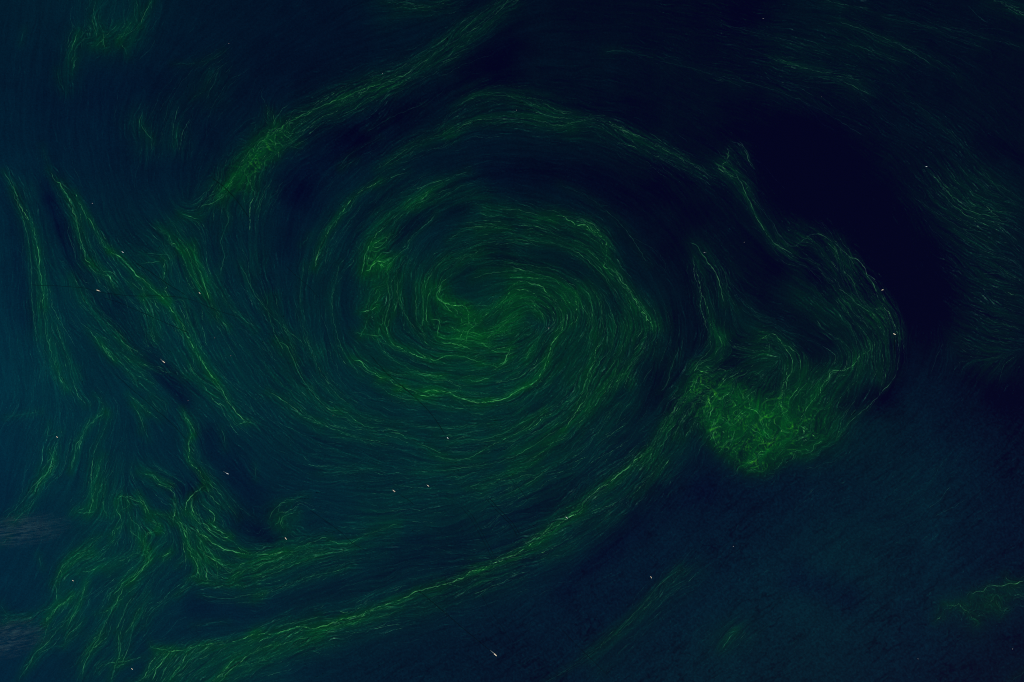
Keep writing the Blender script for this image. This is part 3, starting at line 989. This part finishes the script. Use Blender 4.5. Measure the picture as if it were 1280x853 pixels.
# water colour
wg = np.array(WATER, float)
wr = bil(wg, np.clip((X-MG)/128, 0, 10), np.clip((Y-MG)/122, 0, 7)).astype(np.float32)
for c_ in (0, 1): wr[..., c_] = blur(wr[..., c_], 20)
wr[..., 0] += patches*2.4; wr[..., 1] += patches*1.8+2.
gl = (np.clip(green, 0, 46)+2.2*np.clip(thr, 0, 1))*(1+.38*vnoise(GW, GH, 22, 11, 2)*np.clip(green/14, 0, 1)); gl = np.where(gl > 14, 14+(gl-14)*.62, gl)
veg = np.clip(gl/14, 0, 1.6)
# wrinkled water in the south-east: thin dark creases running north-east, some of them a fine hatch
se = np.clip(((X-MG-760)/260)*.6+((Y-MG-480)/200)*.7, 0, 1)*np.clip(1-veg*2, 0, 1)*np.clip((Y-MG-430)/110, 0, 1)
cu, cv = (X*.80-Y*.60), (X*.60+Y*.80)
wn = vnoise(2000, 1500, 9, 31, 3)
cr = bil(wn, (cu+700)/4.2+10*bil(vnoise(GW, GH, 60, 33), X, Y), (cv-100)*1.0)
crease = np.exp(-(cr/.10)**2)*np.clip(vnoise(GW, GH, 38, 34, 2)+.35, 0, 1)
hatch = bil(vnoise(GW, GH, 2, 35), X, Y/2.6)*np.exp(-((X-MG-1120)/90)**2-((Y-MG-735)/60)**2)
ripple4 = np.zeros_like(green4)
for p_ in ('870,40 960,80 1060,110 1160,160', '1180,210 1250,250', '1190,320 1230,400', '1000,20 1150,30'): stroke(ripple4, smooth(parse(p_), 12), 42, 1.)
ripple = np.clip(up(ripple4), 0, 1.3)
wide = np.clip(blur(thr, 9), 0, 1)+np.clip(green/10, 0, 1)
amp = (1.15+2.0*ripple+1.5*np.clip(wide, 0, 1)+1.2*se+.21*gl+2.2*np.clip(thr, 0, 1.2))*np.clip(1+.55*vnoise(GW, GH, 36, 12, 2), .35, 1.9)
spot = np.clip(1+vnoise(GW, GH, 11, 14, 2), .1, 2)*np.clip(1+.6*vnoise(GW, GH, 4, 15), .3, 1.7)
ray = .32*np.clip(fine, -1.6, 1.5)+spot*1.05*np.clip(fine-.75, 0, 2.6)**1.15
web = np.zeros_like(gl)
wx_, wy_ = X+9*vnoise(GW, GH, 26, 61), Y+9*vnoise(GW, GH, 26, 62)
for k_, cell in enumerate((12, 7, 4.5)):
    nz = bil(vnoise(GW, GH, cell, 51+k_), wx_, wy_*(.8+.1*k_)); web += np.exp(-(nz/(.055+.018*k_))**2)*(1, .8, .6)[k_]
web *= np.clip(.6+.8*vnoise(GW, GH, 12, 57), .1, 1.4)
wmask = np.clip(green/26-.25, 0, 1)*np.clip(turb*1.6, 0, 1)
grit = vnoise(GW, GH, 1.6, 71)*(1.3+3.2*se)
G = wr[..., 0]+gl*.52+web*wmask*40+wmask*7+2.0*np.clip(wide, 0, 1)+np.clip(halo, 0, 1.3)*7+grit+broad*(.7+.13*gl)+1.3*vnoise(GW, GH, 16, 81, 3)-dark*1.2+ray*amp-se*crease*10+hatch*2.2
B = wr[..., 1]-gl*.26+web*wmask*10-wmask*12-np.clip(halo, 0, 1.3)*7+grit+broad*.7+1.2*vnoise(GW, GH, 16, 81, 3)-dark*.42+ray*amp*.66-se*crease*10+hatch*2.2
R = -7+ray*amp*.75+wmask*3+web*wmask*24+grit*.5+np.clip(patches, 0, 1)*1.
rgb = np.stack([R, G, B], -1)
for c_ in range(3): rgb[..., c_] += (.75-.4*se)*(rgb[..., c_]-blur(rgb[..., c_], 1))      # crisp filaments
base_rgb = np.clip(rgb, [0, 0, 33], 255).astype(np.float32)     # sRGB 0..255 of the water itself

def sea_at(q):
    return bil(base_rgb, q[:, 0]+MG, q[:, 1]+MG)
def ang_at(x, y):
    return bil(flow8, (x+MG)/FS, (y+MG)/FS)

# ---- strands as polylines: list of (points, half width px, brightness) per group --------------------
def fractal(n, cell, r, amp):
    m = max(3, int(n/cell)+3); k = r.uniform(-1, 1, m)
    return amp*np.interp(np.linspace(0, m-1, n), np.arange(m), k)
strands = {}
rs = np.random.default_rng(21)
def speckle(n, r, rough=1.):
    a = r.uniform(0, 1, max(4, n//2+3))**1.6
    return (1-.75*rough)+rough*1.35*np.interp(np.linspace(0, len(a)-1, n), np.arange(len(a)), a)
for g_, b_, w_, n_, s_, p_ in threads:
    q = smooth(p_, 1.8); nn = normals(q); n = len(q)
    L = strands.setdefault(g_, [])
    off = fractal(n, 8, rs, .9*w_)+fractal(n, 3, rs, .3+1.0*w_)+fractal(n, 1.5, rs, .55)
    L.append((q+nn*off[:, None], (.38+.2*b_), b_*1.45*speckle(n, rs, .65)*np.clip(.85+fractal(n, 14, rs, .4), .3, 1.2)))
    for k in range(int(n_*.62)+1):
        ln = int(min(n*rs.uniform(.3, .95), rs.uniform(10, 60))); i0 = rs.integers(0, max(1, n-ln)); sl = slice(i0, i0+max(5, ln))
        qq = q[sl]; m = len(qq)
        if m < 4: continue
        o0 = rs.normal(0, s_*.6); tilt = rs.normal(0, min(s_*.3, m*.22))
        o = o0+np.linspace(-tilt, tilt, m)+fractal(m, 6, rs, .9*w_)+fractal(m, 2.5, rs, .35+.6*w_)
        L.append((qq+nn[sl]*o[:, None], rs.uniform(.28, .44), 1.08*b_*rs.choice([.2, .3, .5, .85])*rs.uniform(.7, 1.1)*math.exp(-(o0/(s_*1.3+1e-3))**2*.5)*speckle(m, rs)))
# free strands drifting with the current, denser where there is algae
clump = np.clip(1+.8*vnoise(GW, GH, 30, 41, 2), .2, 2)
dens_short = np.clip(.02+.6*turb*np.clip(gl/14, 0, 1)+gl/24+.30*np.clip(thr, 0, 1.5)-dark*.035, .01, 1.8)*clump
dens_long = np.clip(.07+.22*ripple+.30*np.clip(wide, 0, 1)+gl/16+.45*np.clip(thr, 0, 1.3)-dark*.06-turb*.5, .01, 1.6)*clump
def drift(tries, dens, NS, jitter, wigk, skewk, curlk, lmean, bshape):
    """strands that follow the current from random seeds"""
    t = rs.uniform([-14, -14], [PW+14, PH+14], (tries, 2)); dv = bil(dens, t[:, 0]+MG, t[:, 1]+MG)
    sel = rs.uniform(0, 1.5, len(t)) < dv; cur = t[sel]; fd = np.clip(dv[sel], 0, 1.3)
    a2 = ang_at(cur[:, 0], cur[:, 1]); a = .5*np.arctan2(a2[:, 1], a2[:, 0])
    dirv = np.c_[np.cos(a), np.sin(a)]; path = [cur.copy()]
    tb = bil(turb, cur[:, 0]+MG, cur[:, 1]+MG)
    skew = rs.normal(0, skewk, len(cur)); curl = rs.normal(0, 1, len(cur))*(.02+curlk*tb)
    for k in range(NS):
        a2 = ang_at(cur[:, 0], cur[:, 1])
        a = .5*np.arctan2(a2[:, 1], a2[:, 0])+wigk*bil(wig, cur[:, 0]+MG, cur[:, 1]+MG)+skew+curl*(k-NS/2)*18/NS+rs.normal(0, jitter, len(cur))
        v = np.c_[np.cos(a), np.sin(a)]; v *= np.where((v*dirv).sum(1) < 0, -1, 1)[:, None]
        dirv = v; cur = cur+v*1.9; path.append(cur.copy())
    p = np.stack(path, 1); n = len(cur)
    ln = np.clip(rs.gamma(2.4, lmean/2.4, n), 4, NS+1).astype(int)
    fr = rs.uniform(0, 1, p.shape[:2]); slow = np.cumsum(rs.normal(0, .25, p.shape[:2]), 1); slow = 1+.5*np.sin(slow+rs.uniform(0, 6, (n, 1)))
    b = (np.clip(rs.gamma(1.1, bshape, n), .02, .8)*(.45+.4*fd))[:, None]*(.45+1.0*fr**1.3)*slow
    return p, ln, b
free_sets = [drift(62000, dens_long, 46, .16, .9, .06, .06, 18, .085), drift(60000, dens_short, 16, .34, 1., .15, .05, 6, .13)]
PIG = np.array([54., 84., 42.])      # what a full-strength strand adds to the water colour
PIG_SOFT = np.array([25., 42., 27.]) # faint strands are greyer
def strand_rgb(base, b, green_here):
    b = np.clip(b, 0, 1.2)[..., None]
    t = np.clip(green_here/12, 0, 1)[..., None]
    return base+b*(PIG*t+PIG_SOFT*(1-t))

# ---- helpers -----------------------------------------------------------------------------------------
def wx(px): return (px-PW/2)*PX
def wy(py): return (PH/2-py)*PX
KALB = np.array([.880, .866, .890])                 # how bright a unit albedo renders under this sun and sky
KSPEC = np.array([.0012, .0017, .0030])               # the skylight mirrored by the water, already in the colour
def albedo(rgb, spec=True):
    c = np.clip(rgb, 0, 255)/255
    lin = np.where(c <= .04045, c/12.92, ((c+.055)/1.055)**2.4)
    return np.clip((lin-(KSPEC if spec else 0))/KALB, 0, .9)
def props(o, label=None, cat=None, group=None, kind=None):
    for k, v in (('label', label), ('category', cat), ('group', group), ('kind', kind)):
        if v: o[k] = v
    return o
def link(name, me, mat, parent=None, loc=None):
    o = bpy.data.objects.new(name, me); C.objects.link(o)
    if mat and not me.materials: me.materials.append(mat)
    if parent: o.parent = parent
    if loc: o.location = loc
    return o
def fast_mesh(name, verts, quads, colors=None):
    me = bpy.data.meshes.new(name); v = np.asarray(verts, np.float32); q = np.asarray(quads, np.int32)
    me.vertices.add(len(v)); me.vertices.foreach_set('co', v.ravel())
    me.loops.add(q.size); me.loops.foreach_set('vertex_index', q.ravel())
    me.polygons.add(len(q)); me.polygons.foreach_set('loop_start', np.arange(0, q.size, 4, dtype=np.int32))
    me.update(calc_edges=True)
    if colors is not None:
        a = me.color_attributes.new('pigment', 'FLOAT_COLOR', 'POINT')
        a.data.foreach_set('color', np.c_[colors, np.ones(len(colors))].astype(np.float32).ravel())
    return me
def material(name, color=None, attr=None, rough=.5, ior=1.45, grain=0, noise_scale=1.):
    m = bpy.data.materials.new(name); m.use_nodes = True; nt = m.node_tree; b = nt.nodes['Principled BSDF']
    b.inputs['Roughness'].default_value = rough; b.inputs['IOR'].default_value = ior
    src = None
    if attr:
        a = nt.nodes.new('ShaderNodeAttribute'); a.attribute_name = attr; src = a.outputs['Color']
    else:
        r = nt.nodes.new('ShaderNodeRGB'); r.outputs[0].default_value = (*color, 1); src = r.outputs[0]
    if grain:
        geo = nt.nodes.new('ShaderNodeNewGeometry'); n = nt.nodes.new('ShaderNodeTexNoise')
        n.inputs['Scale'].default_value = noise_scale; n.inputs['Detail'].default_value = 3
        nt.links.new(geo.outputs['Position'], n.inputs['Vector'])
        mr = nt.nodes.new('ShaderNodeMapRange'); mr.inputs['From Min'].default_value = .3; mr.inputs['From Max'].default_value = .7
        mr.inputs['To Min'].default_value = 1-grain; mr.inputs['To Max'].default_value = 1+grain
        nt.links.new(n.outputs[0], mr.inputs['Value'])
        mx = nt.nodes.new('ShaderNodeVectorMath'); mx.operation = 'SCALE'
        nt.links.new(src, mx.inputs[0]); nt.links.new(mr.outputs[0], mx.inputs['Scale']); src = mx.outputs[0]
    nt.links.new(src, b.inputs['Base Color'])
    return m
sea_mat = material('sea water', attr='pigment', rough=.05, ior=1.333, grain=.16, noise_scale=1/70.)
algae_mat = material('floating algae', attr='pigment', rough=.05, ior=1.333, grain=.12, noise_scale=1/60.)
track_mat = material('churned clear water', attr='pigment', rough=.05, ior=1.333, grain=.12, noise_scale=1/60.)

# ---- the sea: one sheet, fine where the photograph looks, coarse out to beyond the horizon -----------
def axis(n, step, margin=40):
    c = np.arange(-margin, n+margin+.01, step); g = []; d = step; e = 0
    while e < 16000: d *= 1.35; e += d; g.append(e)
    g = np.array(g)
    return np.r_[(c[0]-g)[::-1], c, c[-1]+g]
ax_, ay_ = axis(PW, 1.12), axis(PH, 1.12)
vx, vy = np.meshgrid(ax_, ay_)
nx, ny = len(ax_), len(ay_)
col = albedo(bil(base_rgb, vx.ravel()+MG, vy.ravel()+MG))
far = np.clip((np.maximum(np.maximum(-vx, vx-PW), np.maximum(-vy, vy-PH)).ravel()-30)/60, 0, 1)[:, None]
col = col*(1-far)+albedo(np.array([[0., 26., 46.]]))*far
ii = (np.arange(ny-1)[:, None]*nx+np.arange(nx-1)[None]).ravel()
sea_me = fast_mesh('sea', np.c_[wx(vx.ravel()), wy(vy.ravel()), np.zeros(vx.size)], np.c_[ii, ii+nx, ii+nx+1, ii+1], col)
sea = props(link('sea', sea_me, sea_mat), kind='structure')
sea['label'] = 'dark blue-green sea tinted by swirling algae'

# ---- threads of algae: slim ribbons floating just above the water sheet ------------------------------
rz = np.random.default_rng(5)
def tint(q): return bil(green+thr*8, q[:, 0]+MG, q[:, 1]+MG)
def ribbons(lines, shade=None, zlo=.3, zspan=1.3):
    V, Q, K = [], [], []; base = 0
    for q, hw, b in lines:
        n = len(q); nn = normals(q); e = np.clip(np.minimum(np.arange(n), n-1-np.arange(n))/3, 0, 1)
        wgrow = (hw*(.35+.65*e))[:, None]; water = sea_at(q)
        mid = strand_rgb(water, b*e, tint(q)) if shade is None else np.clip(water*(1-shade*e[:, None]), [0, 0, 22], 255)
        l, r = q+nn*wgrow*1.1, q-nn*wgrow*1.1
        z = zlo+zspan*rz.uniform()+np.arange(n)*.003
        for p in (l, q, r): V.append(np.c_[wx(p[:, 0]), wy(p[:, 1]), z])
        K += [sea_at(l)*.55+mid*.45, mid, sea_at(r)*.55+mid*.45]
        i = np.arange(n-1)+base
        Q += [np.c_[i, i+n, i+n+1, i+1], np.c_[i+n, i+2*n, i+2*n+1, i+n+1]]
        base += 3*n
    return np.vstack(V), np.vstack(Q), albedo(np.vstack(K))
def thing_mesh(name, lines, mat, shade=None, **kw):
    V, Q, K = ribbons(lines, shade, **kw)
    c = V.mean(0)*np.array([1, 1, 0]); me = fast_mesh(name, V-c, Q, K)
    return link(name, me, mat, loc=tuple(c))
for g_, (lab, cat) in LABELS.items():
    props(thing_mesh(cat.replace(' ', '_'), strands[g_], algae_mat), lab, cat, 'bright algae streaks drawn out by the currents')
missing = [k for k in strands if k not in LABELS and k != '_']
assert not missing, missing

# the countless faint threads between them: one mass
V1, Q1, K1 = ribbons(strands['_'])
VV, QQ, KK = [V1], [Q1], [K1]; start = len(V1)
for free_path, free_len, free_b in free_sets:
    N, K_ = free_path.shape[:2]
    d_ = np.gradient(free_path, axis=1); d_ /= np.maximum(np.linalg.norm(d_, axis=2), 1e-6)[..., None]
    nrm = np.stack([-d_[..., 1], d_[..., 0]], -1)
    kk = np.arange(K_)[None]; e_ = np.clip(np.minimum(kk, free_len[:, None]-1-kk)/3, 0, 1)
    hw_ = rz.uniform(.24, .38, (N, 1))*(.3+.7*e_)
    flat = free_path.reshape(-1, 2)
    cc = strand_rgb(sea_at(flat), (free_b*e_).ravel(), tint(flat))
    alive = (kk[:, :-1] < free_len[:, None]-1).ravel()
    Lf, Rf = free_path+nrm*hw_[..., None], free_path-nrm*hw_[..., None]
    zf = (rz.uniform(.3, 1.6, (N, 1))+np.arange(K_)[None]*.005).ravel()
    V2 = np.vstack([np.c_[wx(p.reshape(-1, 2)[:, 0]), wy(p.reshape(-1, 2)[:, 1]), zf] for p in (Lf, Rf)])
    i0 = (np.arange(N)[:, None]*K_+np.arange(K_-1)[None]).ravel()[alive]
    Q2 = np.c_[i0, i0+N*K_, i0+1+N*K_, i0+1]
    used = np.zeros(len(V2), bool); used[Q2.ravel()] = True; remap = np.cumsum(used)-1
    VV.append(V2[used]); QQ.append(remap[Q2]+start); KK.append(albedo(np.vstack([cc, cc])[used])); start += int(used.sum())
props(link('algae_threads', fast_mesh('algae threads', np.vstack(VV), np.vstack(QQ), np.vstack(KK)), algae_mat),
      'countless faint green algae threads drifting over the whole sea', kind='stuff')

# ---- dark ship tracks ----------------------------------------------------------------------------------
for lab, hw, dk, p in rows(TRACKS):
    q = smooth(parse(p), 2.0); nn = normals(q); q = q+nn*fractal(len(q), 6, rs, .3)[:, None]
    L = [(q, float(hw)*.62, None)]
    if 'double' in lab: L = [(q+nn*1.8, .5, None), (q-nn*1.8, .5, None)]
    o = thing_mesh('ship_track', L, track_mat, shade=.62*float(dk), zlo=1.8, zspan=.3)
    props(o, lab, 'ship track', 'dark tracks that ships have cut through the bloom')

# ---- ships ---------------------------------------------------------------------------------------------
def bx(bm, x0, x1, y0, y1, z0, z1, t=0):
    """box, its top narrowed by t"""
    v = [bm.verts.new(p) for p in ((x0, y0, z0), (x1, y0, z0), (x1, y1, z0), (x0, y1, z0), (x0+t, y0+t, z1), (x1-t, y0+t, z1), (x1-t, y1-t, z1), (x0+t, y1-t, z1))]
    for f in ((0, 3, 2, 1), (4, 5, 6, 7), (0, 1, 5, 4), (1, 2, 6, 5), (2, 3, 7, 6), (3, 0, 4, 7)): bm.faces.new([v[i] for i in f])
def bm_mesh(name, bm):
    bmesh.ops.recalc_face_normals(bm, faces=bm.faces); me = bpy.data.meshes.new(name); bm.to_mesh(me); bm.free(); return me
def loft(name, secs):
    bm = bmesh.new(); rings = []
    for x, hw, zb, zt in secs:
        rings.append([bm.verts.new(p) for p in ((x, -hw, zt), (x, -hw*.86, zb), (x, hw*.86, zb), (x, hw, zt))])
    for a, b in zip(rings, rings[1:]):
        for i in range(4): bm.faces.new((a[i], a[(i+1) % 4], b[(i+1) % 4], b[i]))
    bm.faces.new(rings[0][::-1]); bm.faces.new(rings[-1]); return bm_mesh(name, bm)
# unit ship: 100 long, bow towards +x, 22 wide, deck at 9
W_ = 11.
hull_me = loft('hull', [(-50, 8.6, -2, 9.5), (-46, 10.4, -2, 9.3), (-30, W_, -2, 9), (25, W_, -2, 9), (37, 8.8, -2, 9.6), (45, 4.6, -2, 10.6), (50, .6, -2, 11.4)])
deck_me = loft('deck', [(-48, 7.6, 9.0, 10.2), (-45, 9.2, 9, 10.1), (-30, 9.8, 8.9, 9.9), (25, 9.8, 8.9, 9.9), (36, 7.7, 9.3, 10.3), (44, 3.8, 10.3, 11.2)])
bm = bmesh.new(); bx(bm, -45, -33, -9.4, 9.4, 9.6, 16, .4); bx(bm, -44, -35, -8, 8, 16.003, 20, .3); bx(bm, -42.5, -37, -10.6, 10.6, 20.003, 22.4, .2); house_me = bm_mesh('deck house', bm)
bm = bmesh.new(); bx(bm, -48.6, -45.4, -2.2, 2.2, 9.9, 23, .3); bx(bm, -48.0, -46.0, -1.4, 1.4, 23.003, 24.4, .2); funnel_me = bm_mesh('funnel', bm)
bm = bmesh.new(); bx(bm, -5.6, 5.6, -7.6, 7.6, 9.6, 12.2, .6); hatch_me = bm_mesh('hatch cover', bm)
bm = bmesh.new(); bx(bm, -.5, .5, -.5, .5, 9.7, 24, .1); bx(bm, -.4, .4, -3, 3, 20, 20.8, .1); mast_me = bm_mesh('mast', bm)
PAL = {'w': ((.80, .71, .55), (.62, .54, .42)), 'g': ((.62, .68, .68), (.48, .54, .54)), 'c': ((.92, .84, .60), (.85, .78, .62)),
       'd': ((.34, .36, .38), (.24, .24, .27)), 'e': ((.16, .12, .15), (.10, .09, .12))}
mats = {}; shared = {}
def piece(me, mat):
    k = (me.name, mat.name)
    if k not in shared:
        c = me.copy(); c.materials.append(mat); shared[k] = c
    return shared[k]
for k, (a, b) in PAL.items():
    mats[k] = (material('ship paint '+k, a, rough=.5, grain=.08, noise_scale=.2), material('deck paint '+k, b, rough=.6, grain=.12, noise_scale=.25))
funnel_mat = material('funnel paint', (.45, .16, .08), rough=.5, grain=.1, noise_scale=.3)
foam_mat = material('wake foam', attr='pigment', rough=.6)
def foam_mesh(L, strength):
    """churned foam: ragged tail behind a unit ship, in ship units (100 = hull length)"""
    n = 26; x = np.linspace(-47, -47-L, n); t = np.linspace(0, 1, n)
    w = 7*(1-.55*t)+rz.uniform(-1, 1, n)*1.2; s = rz.uniform(-1, 1, n)*1.2*t
    a = strength*(1-t)**1.4; mid = np.c_[.03+a*.62, .09+a*.66, .10+a*.64]; edge = mid*.4
    V = np.vstack([np.c_[x, s+w, np.full(n, .35)], np.c_[x, s, np.full(n, .4)], np.c_[x, s-w, np.full(n, .35)]])
    i = np.arange(n-1)
    return fast_mesh('wake foam', V, np.vstack([np.c_[i, i+n, i+n+1, i+1], np.c_[i+n, i+2*n, i+2*n+1, i+n+1]]), np.vstack([edge, mid, edge]))
for sx, sy, hd, ln, pal, foam, lab in SHIPS:
    small = pal in 'de'
    root = bpy.data.objects.new('fishing_boat' if small else 'cargo_ship', None); C.objects.link(root)
    s = ln*.88/100; root.location = (wx(sx), wy(sy), 2.6); root.rotation_euler = (0, 0, math.radians(hd)); root.scale = (s, s*(1.15 if ln > 120 else 1.35), s)
    props(root, lab, 'boat' if small else 'ship', 'small dim vessels' if small else 'bright ships crossing the bloom')
    m1, m2 = mats[pal]
    link('hull', piece(hull_me, m1), None, root); link('deck', piece(deck_me, m2), None, root); link('deck_house', piece(house_me, m1), None, root)
    link('funnel', piece(funnel_me, funnel_mat), None, root); link('mast', piece(mast_me, m1), None, root)
    for x in ((-22, -8, 6, 20) if not small else (-15, 8)):
        h = link('hatch_cover', piece(hatch_me, m1), None, root); h.location = (x, 0, 0)
    if foam: link('wake_foam', foam_mesh(foam/s*1., .62 if pal == 'w' else .4), foam_mat, root)

# ---- two thin wisps of cloud at the left edge --------------------------------------------------------------
def wisp(px, py, rx, ry, rot, dens, seed, lab):
    bm = bmesh.new(); bmesh.ops.create_icosphere(bm, subdivisions=3, radius=1)
    me = bm_mesh('cloud wisp', bm)
    for v in me.vertices:                       # a ragged lens of vapour
        f = 1+.16*math.sin(5*math.atan2(v.co.y, v.co.x)+seed)+.08*math.sin(11*math.atan2(v.co.y, v.co.x)+3*seed)
        v.co.x *= f; v.co.y *= f
    m = bpy.data.materials.new('thin cloud'); m.use_nodes = True; nt = m.node_tree; nt.nodes.clear()
    out = nt.nodes.new('ShaderNodeOutputMaterial'); mix = nt.nodes.new('ShaderNodeMixShader'); nt.links.new(mix.outputs[0], out.inputs['Surface'])
    df = nt.nodes.new('ShaderNodeBsdfDiffuse'); df.inputs['Color'].default_value = (.50, .88, .80, 1); tr = nt.nodes.new('ShaderNodeBsdfTransparent')
    nt.links.new(tr.outputs[0], mix.inputs[1]); nt.links.new(df.outputs[0], mix.inputs[2])
    tc = nt.nodes.new('ShaderNodeTexCoord'); mp = nt.nodes.new('ShaderNodeMapping'); mp.inputs['Location'].default_value = (seed, seed*.7, 0); mp.inputs['Scale'].default_value = (1.3, 4.2, .2); mp.inputs['Rotation'].default_value = (0, 0, .75)
    n = nt.nodes.new('ShaderNodeTexNoise'); n.inputs['Scale'].default_value = 2.4; n.inputs['Detail'].default_value = 5; n.inputs['Roughness'].default_value = .6; n.inputs['Distortion'].default_value = 1.2
    nt.links.new(tc.outputs['Object'], mp.inputs[0]); nt.links.new(mp.outputs[0], n.inputs['Vector'])
    mr = nt.nodes.new('ShaderNodeMapRange'); mr.inputs['From Min'].default_value = .47; mr.inputs['From Max'].default_value = .70; mr.inputs['To Max'].default_value = dens
    ln_ = nt.nodes.new('ShaderNodeVectorMath'); ln_.operation = 'LENGTH'
    fl = nt.nodes.new('ShaderNodeVectorMath'); fl.operation = 'MULTIPLY'; fl.inputs[1].default_value = (1, 1, 0); nt.links.new(tc.outputs['Object'], fl.inputs[0]); nt.links.new(fl.outputs[0], ln_.inputs[0])
    fo = nt.nodes.new('ShaderNodeMapRange'); fo.inputs['From Min'].default_value = .95; fo.inputs['From Max'].default_value = .15; fo.inputs['To Min'].default_value = 0; fo.inputs['To Max'].default_value = 1
    nt.links.new(ln_.outputs['Value'], fo.inputs['Value'])
    mu = nt.nodes.new('ShaderNodeMath'); mu.operation = 'MULTIPLY'; nt.links.new(n.outputs[0], mr.inputs['Value'])
    nt.links.new(mr.outputs[0], mu.inputs[0]); nt.links.new(fo.outputs[0], mu.inputs[1]); nt.links.new(mu.outputs[0], mix.inputs[0])
    o = link('cloud_wisp', me, m, loc=(wx(px)*.98, wy(py)*.98, 1600)); o.scale = (rx*PX, ry*PX, 160); o.rotation_euler = (0, 0, math.radians(rot))
    props(o, lab, 'cloud', 'thin cloud wisps at the left edge', 'stuff')
wisp(20, 664, 78, 24, 8, .032, 1.3, 'upper thin grey cloud wisp at the left edge over green threads')
wisp(8, 798, 62, 30, 12, .030, 5.1, 'lower thin grey cloud wisp near the bottom left corner')
